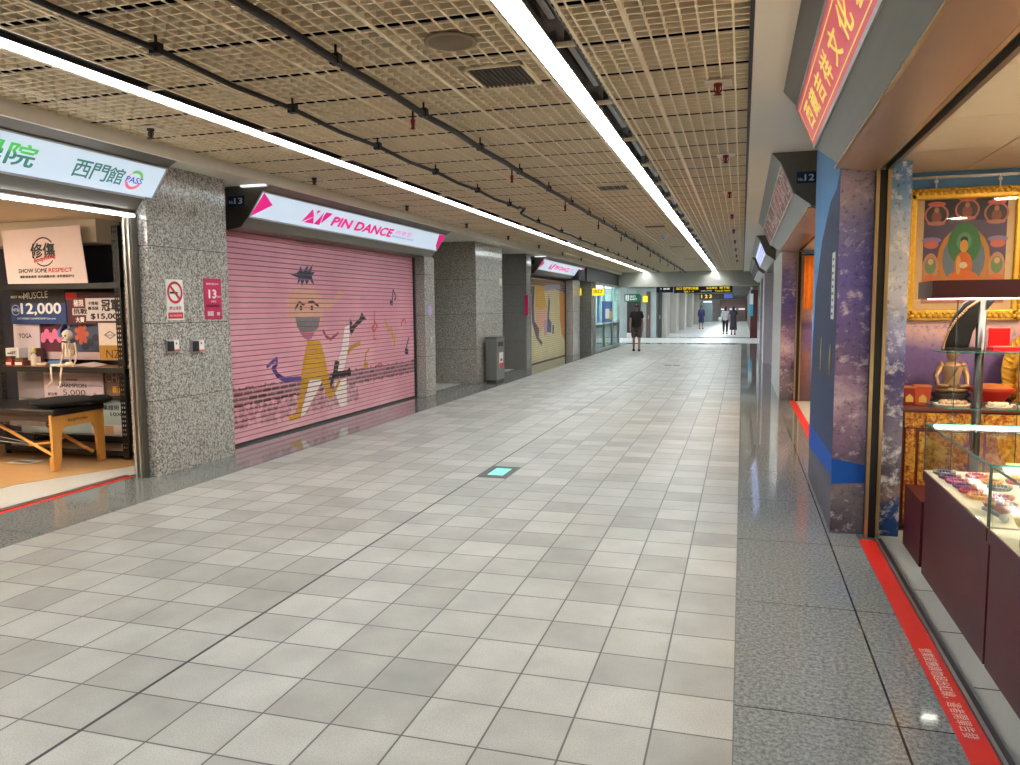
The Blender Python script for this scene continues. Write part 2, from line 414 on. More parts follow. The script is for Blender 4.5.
# fluorescent fixtures
PIT = 1.3853
def make_fixture(x0, x1, side, label, group, first, tubeside):
    t = thing('ceiling_light', label, 'ceiling light', (0.5 * (x0 + x1), first, GZ), group)
    m = MB(); ya, yb = first, first + PIT
    xm = x0 + 0.15
    m.box(xm + 0.004, ya, GZ + 0.1, x1, yb, GZ + 0.11); m.box(xm, ya, GZ, xm + 0.004, yb, GZ + 0.1); m.box(x1 - 0.006, ya, GZ, x1, yb, GZ + 0.1)
    m.build('side_reflector', pm('grey_reflector', (128, 126, 123), 0.18, 0.8, var=0.25, scale=6), t)
    m = MB(); m.box(x0, ya, GZ + 0.1, xm, yb, GZ + 0.11); m.box(x0, ya, GZ, x0 + 0.005, yb, GZ + 0.1); m.box(xm - 0.005, ya, GZ, xm, yb, GZ + 0.1)
    m.build('housing', pm('white_reflector', (236, 240, 244), 0.4, 0.0, var=0.02), t)
    m = MB(); m.box(x0, ya - 0.011, GZ + 0.0, x1, ya + 0.011, GZ + 0.03); m.build('end_bar', M_GRID, t)
    xa, xb = tubeside
    m = MB(); m.box(xa, ya + 0.014, GZ + 0.05, xb, yb - 0.014, GZ + 0.075); m.build('tube', M_TUBE, t, bevel=0.01)
    m = MB(); m.box(xm + .03, ya + .1, GZ + .06, xm + .07, yb - .3, GZ + .1); m.build('ballast', M_STEEL, t)
    return t
ystart = 35.19 - 23 * PIT
nfix = 23
for nm, (x0, x1), ts in (('right', RS, (-1.2, -1.15)), ('left', LS, (-4.15, -4.1))):
    grp = 'fluorescent lights of the %s ceiling strip' % nm
    proto = make_fixture(x0, x1, nm, 'fluorescent light in the %s ceiling strip, nearest the viewer' % nm, grp, ystart, ts)
    for k in range(1, nfix):
        lab = 'fluorescent light in the %s ceiling strip, %s from the near end' % (nm, ORD[k]) if k < nfix - 1 else 'last fluorescent light of the %s ceiling strip, against the far lintel' % nm
        dup(proto, proto.location + Vector((0, PIT * k, 0)), lab)
    for k in range(1, 5):
        dup(proto, proto.location + Vector((0, -PIT * k, 0)), 'fluorescent light of the %s ceiling strip overhead, %s outside the photo towards the viewer' % (nm, ORD[k - 1]))
# pale tapered end reflectors on the lintel are lit by the strips themselves
# ---------------------------------------------------------------- left side: granite pillars, signs, shutters
ZJ = [0.0, 0.76, 1.53, 2.29, 3.1]
def pillar(name, x0, x1, y0, y1, z1, mat, label, vj=()):
    """granite clad pillar: separate slabs over a dark core"""
    b = MB(); g = 0.003
    b.mat(M_JOINT); b.box(x0 + .01, y0 + .01, 0, x1 - .01, y1 - .01, z1)
    b.mat(mat)
    ys = [y0] + list(vj) + [y1]
    zs = [z for z in ZJ if z < z1 - 0.1] + [z1]
    for za, zb in zip(zs[:-1], zs[1:]):
        for ya, yb in zip(ys[:-1], ys[1:]): b.box(x0, ya + (g if ya > y0 else 0), za + g, x1, yb - (g if yb < y1 else 0), zb - g)
    return struct(name, b, None, label)
pillar('wall_left', -5.85, -5.55, 6.34, 7.56, 3.1, M_GRAN, 'grey granite pillar between the left shop and the pink shutter', (7.05,))
pillar('wall_left', -5.9, -5.66, 13.5, 13.98, 2.62, M_GRAN, 'narrow granite pillar at the far side of the pink shutter')
b = MB(); b.box(-5.86, 13.9, 2.62, -5.7, 13.98, 3.1); struct('wall_left', b, M_GRAN_D)
pillar('wall_left', -8.0, -5.55, 16.1, 18.05, 3.1, M_GRAN, 'wide dark granite pillar behind the grey bin', (16.75, 17.4))
pillar('wall_left', -8.0, -5.55, 20.25, 20.75, 3.1, M_GRAN_D, 'dark granite pillar before the yellow and orange shutter')
pillar('wall_left', -5.9, -5.6, 26.5, 27.7, 2.6, M_GRAN, 'grey granite pillar past the yellow and orange shutter')
pillar('wall_left', -8.0, -5.35, 28.6, 29.1, 2.6, M_GRAN_D, 'dark pillar at the start of the far glass shopfront')
b = MB()
b.box(-9.6, 13.5, 0, -5.9, 13.62, 3.1); b.box(-9.7, 7.6, 0, -9.6, LINT, 3.2); b.box(-9.6, 26.9, 0, -5.9, 27.0, 3.1)
b.box(-9.6, 20.8, 0, -6.0, 20.9, 3.1); b.box(-8.0, 18.05, 0, -7.9, 20.25, 3.1); b.box(-8.0, 13.62, 0, -7.9, 16.1, 3.1)
struct('wall_left', b, M_GRAN_D, 'dark granite inner walls of the recesses')
# opaque walls behind the shutters
b = MB(); b.box(-5.99, 7.5, 0, -5.95, 13.5, 3.1); b.box(-5.99, 20.8, 0, -5.95, 26.9, 3.1); b.box(-7.4, 27.7, 2.6, -5.35, LINT, 3.1)
b.box(-5.6, 26.5, 2.6, -5.4, 27.7, 3.1)
struct('wall_left', b, M_DARK)

def sign_box(name, label, side, y0, y1, cat='shop sign'):
    """projecting fascia box; side -1 left, +1 right. returns thing, face plane (o,u,v)"""
    P = [(-5.22, 3.10), (-5.36, 3.03), (-5.565, 2.74), (-5.66, 2.63), (-5.86, 2.6), (-5.86, 3.10)]
    if side > 0: P = [(0.25, 3.15), (0.345, 3.04), (0.47, 2.75), (0.63, 2.63), (0.86, 2.57), (0.86, 3.15)]
    t = thing(name, label, cat, (P[3][0], y0, P[3][1]))
    m = MB()
    m.prism([(p[0], p[1]) for p in P], (0, y1, 0), X, Z, y1 - y0) if True else None
    m.build('housing', M_STEEL_D, t)
    return t, P
def face_plane(P, y0, y1, side, m=0.0, lift=0.004):
    a, c = Vector((P[2][0], 0, P[2][1])), Vector((P[1][0], 0, P[1][1]))
    v = (c - a); L = v.length; v = v / L
    u = Y if side < 0 else -Y
    n = u.cross(v).normalized()
    o = a + n * lift + v * m; o.y = (y0 + m) if side < 0 else (y1 - m)
    return o, u, v, (y1 - y0) - 2 * m, L - 2 * m
def lit_face(t, P, y0, y1, side, mat, m=0.015):
    o, u, v, W, H = face_plane(P, y0, y1, side, m)
    b = MB(); b.prism([(0, 0), (W, 0), (W, H), (0, H)], o - u.cross(v).normalized() * 0.004, u, v, 0.006); b.build('sign_face', mat, t)
    b = MB()
    for r in ([(-.015, -.02), (W + .015, -.02), (W + .015, 0), (-.015, 0)], [(-.015, H), (W + .015, H), (W + .015, H + .015), (-.015, H + .015)],
              [(-.02, 0), (0, 0), (0, H), (-.02, H)], [(W, 0), (W + .02, 0), (W + .02, H), (W, H)]):
        b.prism(r, o - u.cross(v).normalized() * 0.004, u, v, 0.012)
    b.build('face_frame', M_ALU, t)
    return o + u.cross(v).normalized() * 0.003, u, v, W, H

def two_tone():
    m, n = new_mat('green_letter_two_tone'); x, y, z = n.sep()
    c = n.ramp(n.math('DIVIDE', n.math('SUBTRACT', z, 2.74), 0.3), [(0.45, (72, 138, 122)), (0.55, (92, 206, 100))])
    n.link(c, n.b.inputs['Base Color']); n.link(c, n.b.inputs['Emission Color']); n.b.inputs['Emission Strength'].default_value = .2
    return m
# sign A above the left shop
t, P = sign_box('shop_sign', 'long pale blue lit sign with green Chinese characters over the left shop', -1, 1.5, 6.44)
o, u, v, W, H = lit_face(t, P, 1.5, 6.44, -1, M_FACE)
yo = o.y
G1 = two_tone(); G2 = pm('grey_green_letter', (72, 138, 122), 0.5, emit=.13)
m = MB(); m.mat(G1)
for ch, ya in (('修', 3.93), ('傷', 4.22), ('學', 4.5), ('院', 4.79)):
    m.text(ch, o + u * (ya - yo) + v * 0.07, u, v, 0.25, 0.19, 0.022)
m.build('green_lettering', None, t)
m = MB(); m.mat(G2)
for ch, ya in (('西', 5.42), ('門', 5.615), ('館', 5.8)):
    m.text(ch, o + u * (ya - yo) + v * 0.075, u, v, 0.175, 0.16, 0.014)
m.build('grey_green_lettering', None, t)
m = MB(); c = o + u * (6.11 - yo) + v * 0.15
m.mat(pm('emblem_green', (120, 206, 100), 0.5, emit=.2)).ring(c, u, v, 0.085, 0.03, 0.002, 14, 0.3, 2.2)
m.mat(pm('emblem_orange', (250, 176, 120), 0.5, emit=.2)).ring(c, u, v, 0.085, 0.012, 0.002, 14, 2.2, 3.4)
m.mat(pm('emblem_pink', (240, 120, 140), 0.5, emit=.2)).ring(c, u, v, 0.085, 0.03, 0.002, 14, 3.5, 5.9)
m.mat(pm('emblem_blue', (70, 84, 190), 0.5, emit=.15)).text('PASS', c - u * 0.1 - v * 0.03, u, v, 0.2, 0.06, 0.02, 0.004)
m.build('round_emblem', None, t)
t = thing('tube_light', 'long bright white LED tube under the pale blue lit sign', 'tube light', (-5.68, 4, 2.58))
m = MB(); m.box(-5.72, 1.5, 2.585, -5.66, 6.34, 2.60); m.build('bracket', M_ALU, t)
m = MB(); m.tube([(-5.665, 1.52, 2.57), (-5.665, 6.3, 2.57)], 0.018, 8); m.build('tube', pm('lit_white_led', (236, 242, 255), 0.4, emit=9), t)

# sign B above the pink shutter
def dance_sign(name, label, y0, y1, big):
    t, P = sign_box(name, label, -1, y0, y1)
    o, u, v, W, H = lit_face(t, P, y0, y1, -1, M_FACE)
    yo = o.y; s = W / 5.8
    m = MB(); m.mat(M_PINKL)
    m.prism([(0.0, 0.0), (0.3 * s, H * 0.6), (0.03, H)], o, u, v, 0.002)
    m.build('pink_triangle', None, t); m = MB(); m.mat(M_PINKL)
    m.prism([(W, 0.0), (W, H), (W - 0.30 * s, H * 0.98), (W - 0.16 * s, H * .3)], o, u, v, 0.002)
    m.build('pink_triangle', None, t)
    lx = (9.06 - 8.0) * s
    m = MB(); m.mat(M_PINKL); h = H * 0.62; z0 = H * 0.18
    q = lambda p: [(lx + a * .72 * s, z0 + c * h) for a, c in p]
    m.prism(q([(0, 0), (0.30, .52), (0.14, 1)]), o, u, v, 0.002)
    m.prism(q([(0.08, 0), (0.40, 0), (0.30, .48)]), o, u, v, 0.002)
    m.prism(q([(0.30, 1), (0.42, 1), (0.35, .72)]), o, u, v, 0.002)
    m.prism(q([(0.42, 0), (0.62, 0), (0.55, .95), (0.5, .5)]), o, u, v, 0.002)
    m.prism(q([(0.64, 0.12), (0.86, 1), (0.62, 1), (0.6, .7)]), o, u, v, 0.002)
    m.build('emblem', None, t)
    m = MB(); m.mat(M_PINKL)
    m.text('PIN DANCE', o + u * (1.78 * s) + v * H * 0.27, u, v, 1.9 * s, H * 0.42, 0.045)
    m.build('lettering', None, t)
    m = MB(); m.mat(pm('pale_pink_letter', (240, 160, 206), 0.5, emit=.2))
    m.text('拼舞室', o + u * (3.78 * s) + v * H * 0.46, u, v, 0.62 * s, H * 0.26, 0.01)
    m.mat(pm('grey_letter', (150, 156, 176), 0.5, emit=.1)).text('PROFESSIONAL DANCE', o + u * (3.74 * s) + v * H * 0.29, u, v, 0.84 * s, H * 0.09, 0.02)
    m.build('small_lettering', None, t)
    m = MB(); m.box(-5.62, y0 - 0.05, 3.08, -5.3, y0, 3.098); m.build('lit_slot', pm('lit_slot_white', (240, 244, 248), .5, emit=.5), t)
    m = MB(); m.box(-5.235, y0, 3.09, -5.215, y1, 3.1); m.build('top_trim', M_ALU, t)
    return t
t = dance_sign('shop_sign', 'white lit sign with magenta lettering above the pink shutter', 8.0, 13.86, True)
m = MB(); m.mat(pm('plate_blue', (10, 50, 92), 0.4)); m.box(-5.82, 7.985, 2.865, -5.6, 8.0, 2.985)
m.mat(M_WHITE); m.text('No.', (-5.80, 7.985, 2.90), X, Z, 0.06, 0.035, 0.02); m.text('13', (-5.73, 7.985, 2.895), X, Z, 0.105, 0.065, 0.02)
m.build('number_plate', None, t)
t = dance_sign('shop_sign', 'white lit sign with pink lettering above the cream and orange shutter', 21.45, 27.3, False)
m = MB(); m.mat(MATS['plate_blue']); m.box(-5.84, 21.435, 2.88, -5.63, 21.45, 3.0); m.build('number_plate', None, t)

# ---- roller shutters
SX = -5.87
PITCH = 0.066
def slat_shutter(name, label, y0, y1, ztop, mat, gmat):
    t = thing(name, label, 'shutter', (SX, 0.5 * (y0 + y1), 0))
    m = MB(); n = int(ztop / PITCH)
    for i in range(n):
        z = i * PITCH + 0.03
        m.add([(SX - .012, y0, z), (SX - .012, y1, z), (SX, y0, z + .004), (SX, y1, z + .004), (SX - .002, y0, z + PITCH - .009), (SX - .002, y1, z + PITCH - .009),
               (SX - .014, y0, z + PITCH - .004), (SX - .014, y1, z + PITCH - .004), (SX - .014, y0, z + PITCH), (SX - .014, y1, z + PITCH)],
              [(0, 1, 3, 2), (2, 3, 5, 4), (4, 5, 7, 6), (6, 7, 9, 8)], False)
    m.mat(gmat)
    for i in range(n + 1):
        z = i * PITCH + 0.027
        m.box(SX - .02, y0, z - .003, SX - .0085, y1, z + .004)
    # slats and grooves keep their own materials
    m.mats = [mat, gmat]; m.m = [0] * (n * 4) + [1] * (len(m.f) - n * 4)
    m.build('slats', None, t)
    m = MB(); m.box(SX - .03, y0, 0.0, SX + .01, y1, 0.03); m.build('bottom_bar', M_DARK, t)
    m = MB(); m.box(SX - .06, y0 - .05, 0, SX + .03, y0, ztop + .02); m.build('guide_rail', M_DARK, t)
    m = MB(); m.box(SX - .06, y1, 0, SX + .03, y1 + .05, ztop + .02); m.build('guide_rail', M_DARK, t)
    return t
def clip(poly, z0, z1):
    for zz, sgn in ((z0, 1), (z1, -1)):
        out = []
        for i in range(len(poly)):
            a, c = poly[i - 1], poly[i]
            ia, ic = sgn * (a[1] - zz) >= 0, sgn * (c[1] - zz) >= 0
            if ia != ic:
                k = (zz - a[1]) / (c[1] - a[1]); out.append((a[0] + k * (c[0] - a[0]), zz))
            if ic: out.append(c)
        poly = out
        if not poly: return []
    return poly
def paint(m, mat, poly, layer):
    """paint a shape (y,z points) onto the slats, slat by slat"""
    m.mat(mat); pts = [Vector((a, c, 0)) for a, c in poly]
    for tri in geometry.tessellate_polygon([pts]):
        p3 = [poly[i] for i in tri]
        za = min(p[1] for p in p3); zb = max(p[1] for p in p3)
        for i in range(int((za - .03) // PITCH), int((zb - .03) // PITCH) + 1):
            c = clip(p3, i * PITCH + .034, i * PITCH + .03 + PITCH - .009)
            if len(c) >= 3:
                k = sum(c[j][0] * c[(j + 1) % len(c)][1] - c[(j + 1) % len(c)][0] * c[j][1] for j in range(len(c)))
                if k < 0: c = c[::-1]
                if abs(k) > 1e-7: m.add([(SX + layer, p[0], p[1]) for p in c], [tuple(range(len(c)))], False)
def zp(pts, ox=250, oy=250, s=4.25):
    """points read off the photo, on the shutter plane"""
    r = []
    for a, c in pts:
        p = atx(ox + a / s, oy + c / s, SX); r.append((p.y, p.z))
    return r
def stroke(pts, wd):
    """a painted line as polygons"""
    out = []
    for (a, c) in zip(pts[:-1], pts[1:]):
        d = Vector((c[0] - a[0], c[1] - a[1])); 
        if d.length < 1e-6: continue
        d.normalize(); nn = Vector((-d.y, d.x)) * wd / 2; e = d * wd * .25
        out.append([(a[0] - e.x + nn.x, a[1] - e.y + nn.y), (a[0] - e.x - nn.x, a[1] - e.y - nn.y), (c[0] + e.x - nn.x, c[1] + e.y - nn.y), (c[0] + e.x + nn.x, c[1] + e.y + nn.y)])
    return out
def oval(cy, cz, ry, rz, n=20, a0=0, a1=2 * math.pi): return [(cy + ry * math.cos(a0 + (a1 - a0) * k / n), cz + rz * math.sin(a0 + (a1 - a0) * k / n)) for k in range(n)]
def pink_mat():
    m, n = new_mat('pink_slats'); b = n.b
    x, y, z = n.sep()
    cl = n.noise(1.1, 3); fine = n.noise(9, 5, None, 0.7)
    c = n.ramp(n.math('ADD', n.math('MULTIPLY', cl, 0.7), n.math('MULTIPLY', n.math('DIVIDE', z, 2.7), 0.35)), [(0.2, (236, 186, 192)), (0.5, (218, 152, 164)), (0.85, (194, 122, 138))])  # pink deepens with height, painting in the dimmer light up there
    # scuffed brown dirt band where the old brick paint shows through
    br = n.add('ShaderNodeTexBrick'); br.inputs['Scale'].default_value = 1.0
    cb = n.add('ShaderNodeCombineXYZ'); n.link(y, cb.inputs[0]); n.link(z, cb.inputs[1]); n.link(cb.outputs[0], br.inputs['Vector'])
    br.inputs['Brick Width'].default_value = 0.2; br.inputs['Row Height'].default_value = 0.066; br.inputs['Mortar Size'].default_value = 0.012
    br.inputs['Color1'].default_value = (1, 1, 1, 1); br.inputs['Color2'].default_value = (.55, .55, .55, 1); br.inputs['Mortar'].default_value = (0, 0, 0, 1)
    zz = n.math('ADD', z, n.math('MULTIPLY', n.math('SUBTRACT', fine, 0.5), 0.22))
    band = n.math('MULTIPLY', n.math('GREATER_THAN', zz, 0.47), n.math('LESS_THAN', zz, 0.70))
    low = n.math('MULTIPLY', n.math('MULTIPLY', n.math('LESS_THAN', zz, 0.5), n.math('GREATER_THAN', zz, 0.2)), n.math('MULTIPLY', n.math('LESS_THAN', y, n.math('ADD', 11.2, 0)), n.math('GREATER_THAN', fine, 0.47)))
    k = n.math('ADD', n.math('MULTIPLY', band, 1.1), n.math('MULTIPLY', low, 0.75))
    bl = n.add('ShaderNodeSeparateColor'); n.link(br.outputs['Color'], bl.inputs[0])
    k = n.math('MULTIPLY', k, n.math('ADD', n.math('MULTIPLY', bl.outputs[0], 0.6), 0.25))
    c = n.mix(n.math('MINIMUM', k, 1.0), c, rgb((70, 46, 42)))
    n.link(c, b.inputs['Base Color']); b.inputs['Roughness'].default_value = 0.45
    return m
M_PINK = pink_mat()
M_GROOVE = pm('pink_groove', (74, 30, 40), 0.7)
t = slat_shutter('roller_shutter', 'closed pink roller shutter painted with a masked figure and music notes', 7.62, 13.44, 2.575, M_PINK, M_GROOVE)
pc = lambda nm, c: pm('paint_' + nm, c, 0.5, var=0.1, scale=8)
m = MB()
SK = pc('tan', (214, 158, 132)); OC = pc('ochre', (206, 150, 22)); WH = pc('white', (238, 226, 220)); BK = pc('black', (24, 20, 24)); GY = pc('grey', (112, 110, 112))
NV = pc('navy', (28, 28, 66)); PU = pc('purple', (92, 66, 150)); RD = pc('brick_red', (196, 84, 60)); MR = pc('maroon', (150, 56, 66)); PK = pc('magenta_mouth', (176, 92, 112))
paint(m, WH, zp([(255, 540), (312, 545), (285, 600), (232, 700), (206, 712), (232, 640)]), 0.0012)
paint(m, WH, zp([(355, 560), (410, 545), (412, 660), (385, 668), (362, 610)]), 0.0012)
paint(m, WH, zp([(402, 330), (425, 315), (420, 400), (405, 480), (395, 520), (350, 515), (372, 480), (390, 420)]), 0.0012)
paint(m, SK, zp([(165, 190), (185, 165), (225, 152), (268, 158), (300, 185), (312, 235), (310, 290), (298, 330), (272, 370), (250, 380), (225, 365), (200, 330), (180, 292), (160, 286), (150, 275), (165, 260)]), 0.0016)
for s_ in stroke(zp([(310, 235), (355, 222), (378, 195), (384, 175)]), 0.1) + stroke(zp([(378, 190), (398, 192)]), 0.06): paint(m, SK, s_, 0.0014)
paint(m, OC, zp([(242, 388), (298, 385), (318, 455), (335, 548), (262, 552), (212, 568), (226, 470)]), 0.002)
paint(m, OC, zp([(218, 560), (250, 555), (225, 650), (214, 716), (170, 728), (164, 708), (196, 690)]), 0.002)
paint(m, OC, zp([(300, 548), (332, 545), (350, 610), (380, 540), (384, 560), (350, 630), (332, 632)]), 0.002)
paint(m, GY, zp([(192, 284), (298, 286), (290, 330), (270, 348), (215, 350), (200, 325)]), 0.0022)
paint(m, PK, zp([(212, 350), (272, 350), (262, 375), (248, 384), (228, 374)]), 0.0022)
hair = []
hc = zp([(228, 112)])[0]
spk = [(168, 103), (196, 98), (205, 92), (214, 68), (225, 92), (246, 62), (244, 92), (268, 58), (258, 95), (275, 92), (262, 112), (274, 154), (252, 126), (240, 150), (232, 126), (220, 156), (214, 128), (200, 150), (204, 118)]
paint(m, NV, zp(spk), 0.0024)
for pts, wd in (([(192, 250), (208, 222), (230, 232)], .035), ([(248, 222), (266, 220), (290, 238)], .035)):
    for s_ in stroke(zp(pts), wd): paint(m, BK, s_, 0.0026)
for cx_ in (216, 262): paint(m, BK, zp([(cx_ - 5, 236), (cx_ + 5, 236), (cx_ + 5, 256), (cx_ - 5, 256)]), 0.0026)
for pts, wd, mt in (([(310, 342), (322, 366), (342, 380), (358, 366), (374, 354)], .045, MR), ([(72, 497), (100, 470), (114, 460), (112, 490), (98, 500)], .045, PU), ([(96, 500), (118, 535), (150, 552), (214, 548)], .07, PU),
                    ([(416, 436), (434, 412), (466, 396)], .07, OC)):
    for s_ in stroke(zp(pts), wd): paint(m, mt, s_, 0.0026)
paint(m, BK, zp([(424, 290), (434, 310), (430, 326), (465, 290), (474, 264), (494, 296), (478, 302), (448, 330), (430, 362), (422, 340)]), 0.0028)
paint(m, BK, zp([(360, 470), (380, 474), (372, 515), (412, 510), (424, 498), (430, 535), (412, 532), (362, 538), (342, 585), (340, 568), (352, 520)]), 0.0028)
m.build('painted_figure', None, t)
def notes(name, shapes):
    m = MB()
    for mt, pts, wd in shapes:
        for s_ in stroke(zp(pts), wd): paint(m, mt, s_, 0.0024)
    m.build(name, None, t)
notes('painted_note', [(NV, [(598, 225), (604, 212), (608, 170), (620, 200), (614, 212)], .04), (NV, [(596, 222), (604, 226)], .09)])
notes('painted_note', [(RD, [(528, 258), (526, 376), (536, 380)], .03), (RD, [(527, 300), (540, 322), (528, 346), (516, 332), (532, 312)], .035)])
notes('painted_note', [(OC, [(574, 300), (590, 345), (600, 330), (606, 376), (616, 366), (612, 408)], .05)])
notes('painted_note', [(RD, [(642, 322), (646, 300), (658, 294), (662, 312)], .035)])
notes('painted_note', [(NV, [(662, 430), (666, 405), (674, 374), (670, 392)], .04), (NV, [(660, 430), (670, 432)], .1)])
notes('painted_note', [(OC, [(486, 494), (492, 440), (506, 420)], .05), (OC, [(486, 490), (498, 490)], .1)])
notes('painted_note', [(RD, [(538, 496), (552, 480), (566, 494)], .03)])
# yellow shutter
M_CREAMS = pm('cream_slats', (206, 192, 146), 0.45, var=0.12, scale=2)
M_GROOVE2 = pm('cream_groove', (96, 84, 54), 0.7)
t = slat_shutter('roller_shutter', 'closed cream roller shutter painted with orange and ochre shapes, beyond the grey bin', 20.85, 26.45, 2.55, M_CREAMS, M_GROOVE2)
q2 = lambda pts: zp(pts, 525, 255, 6.367)
OR = pc('orange', (196, 112, 30)); BR = pc('brown', (120, 70, 30)); DP = pc('dark_purple', (74, 46, 84)); BL = pc('blue', (34, 56, 130)); MV = pc('mauve', (186, 140, 160)); LV = pc('lilac', (150, 140, 170))
m = MB()
paint(m, BR, q2([(36, 150), (290, 176), (290, 260), (215, 225), (120, 200), (36, 190)]), 0.001)
paint(m, OC, q2([(66, 196), (130, 200), (122, 240), (140, 330), (100, 345), (66, 330)]), 0.0014)
paint(m, DP, q2([(38, 200), (62, 195), (56, 330), (60, 420), (90, 470), (88, 525), (112, 555), (104, 580), (72, 530), (44, 430)]), 0.0016)
paint(m, SK, q2([(64, 335), (140, 330), (132, 440), (95, 500), (72, 440)]), 0.0013)
paint(m, MV, q2([(118, 420), (140, 410), (140, 505), (122, 520)]), 0.0018)
paint(m, LV, q2([(128, 190), (222, 186), (224, 218), (160, 220), (128, 235)]), 0.0016)
paint(m, OR, q2([(218, 230), (278, 240), (274, 640), (262, 560), (232, 500), (222, 400)]), 0.0014)
paint(m, DP, q2([(224, 190), (290, 196), (290, 262), (240, 236)]), 0.0018)
paint(m, BL, q2([(150, 250), (160, 300), (152, 400), (168, 430), (166, 495), (140, 490), (142, 380)]), 0.0018)
paint(m, NV, q2([(174, 445), (184, 445), (184, 500), (174, 500)]), 0.0018)
m.build('painted_shapes', None, t)

# ---- signs and boxes on the first granite pillar (x = -5.55)
PX = -5.55
def plate(name, label, cat, pa, pb, draw, base, th=0.006, x=PX):
    a = atx(pa[0], pa[1], x); c = atx(pb[0], pb[1], x)
    t = thing(name, label, cat, (x, a.y, c.z))
    W, H = c.y - a.y, a.z - c.z
    m = MB(); m.box(x, a.y, c.z, x + th, c.y, a.z); m.build('plate', base, t, bevel=0.002)
    o = Vector((x + th, a.y, c.z))
    draw(t, o, W, H); return t
def d_smoke(t, o, W, H):
    m = MB(); red = pm('sign_red', (196, 30, 40), 0.4)
    c = o + Y * W / 2 + Z * H * 0.68
    m.mat(red); m.ring(c, Y, Z, W * 0.4, W * 0.11, 0.002); 
    d = Vector((0, -1, 1)).normalized(); p = Vector((0, 1, 1)).normalized()
    m.prism([(-W * .36, -W * .05), (W * .36, -W * .05), (W * .36, W * .05), (-W * .36, W * .05)], c, Vector((0, .707, -.707)), Vector((0, .707, .707)), 0.003)
    m.prism([(W * .06, H * .04), (W * .94, H * .04), (W * .94, H * .19), (W * .06, H * .19)], o, Y, Z, 0.001)
    m.mat(M_BLACK); m.prism([(-W * .3, -W * .05), (W * .16, -W * .05), (W * .16, W * .03), (-W * .3, W * .03)], c, Y, Z, 0.0015)
    m.build('prohibition_symbol', None, t)
    m = MB(); m.mat(red); m.text('禁止吸菸', o + Y * W * .14 + Z * H * .25, Y, Z, W * .72, H * .09, 0.02)
    m.mat(M_WHITE); m.text('NO SMOKING', o + Y * W * .14 + Z * H * .09, Y, Z, W * .72, H * .05, 0.01)
    m.build('lettering', None, t)
plate('wall_sign', 'white no-smoking sign with red circle on the granite pillar', 'sign', (165, 279), (184, 320), d_smoke, M_WHITE)
def d_13(t, o, W, H):
    m = MB(); m.mat(M_WHITE)
    m.text('營業時間資訊', o + Y * W * .12 + Z * H * .84, Y, Z, W * .72, H * .05)
    m.text('13', o + Y * W * .26 + Z * H * .52, Y, Z, W * .42, H * .2, 0.04); m.text('號店', o + Y * W * .74 + Z * H * .53, Y, Z, W * .2, H * .05)
    m.text('拼舞室', o + Y * W * .36 + Z * H * .41, Y, Z, W * .3, H * .05)
    m.text('舞蹈', o + Y * W * .14 + Z * H * .08, Y, Z, W * .34, H * .12, 0.02); m.text('館', o + Y * W * .68 + Z * H * .09, Y, Z, W * .18, H * .09, 0.02)
    m.mat(pm('dark_magenta', (110, 20, 60), .5)); m.prism([(W * .1, H * .3), (W * .86, H * .3), (W * .86, H * .36), (W * .1, H * .36)], o, Y, Z, .001)
    m.build('lettering', None, t)
plate('wall_sign', 'crimson shop number sign with a large white 13 on the granite pillar', 'sign', (203, 278), (222, 319), d_13, pm('crimson_sign', (184, 26, 78), 0.4))
def keybox(x0, x1, label):
    a = atx(x0, 340, PX); c = atx(x1, 352, PX)
    t = thing('switch_box', label, 'switch box', (PX, a.y, c.z))
    mid = a.y + (c.y - a.y) * .5
    m = MB(); m.box(PX, a.y, c.z, PX + .02, c.y, a.z); m.build('backplate', M_ALU, t, bevel=0.003)
    m = MB(); m.box(PX + .02, a.y + .01, c.z + .015, PX + .035, mid, a.z - .015); m.build('lock_cover', M_DARK, t, bevel=0.003)
    m = MB(); m.mat(M_WHITE); m.box(PX + .02, mid + .005, c.z + .03, PX + .023, c.y - .005, a.z - .01); m.mat(pm('orange_sticker', (224, 110, 84), .5)); m.box(PX + .02, mid + .005, c.z + .005, PX + .023, c.y - .005, c.z + .03)
    m.mat(M_RED); m.disc((PX + .023, (mid + c.y) / 2, a.z - .04), Y, Z, .012, .001); m.build('sticker', None, t)
keybox(165, 178, 'shutter switch box with sticker below the no-smoking sign')
keybox(190, 203, 'shutter switch box with sticker below the crimson 13 sign')
# small items on the further pillars
t = thing('wall_sign', 'lilac round sticker on the narrow pillar past the pink shutter', 'sticker', (-5.66, 13.74, 1.6))
m = MB(); m.disc((-5.658, 13.74, 1.62), Y, Z, .1, .003); m.build('disc', pm('lilac_sticker', (170, 140, 200), .5), t)
m = MB(); m.box(-5.66, 13.7, 1.02, -5.645, 13.8, 1.12); tag(m.build('switch_plate', M_ALU), 'small metal switch plate on the narrow pillar past the pink shutter', 'switch plate')
a = atx(500, 282, -5.55); m = MB(); m.box(-5.55, a.y - .1, a.z - .09, -5.53, a.y + .1, a.z + .09); tag(m.build('wall_sign', M_WHITE), 'small white square notice high on the wide dark pillar above the bin', 'sign')
m = MB(); m.box(-5.6, 20.22, 1.46, -5.5, 20.25, 2.0); m.mats = []; tag(m.build('wall_sign', MATS['crimson_sign']), 'crimson number sign at the edge of the dark pillar before the yellow shutter', 'sign')
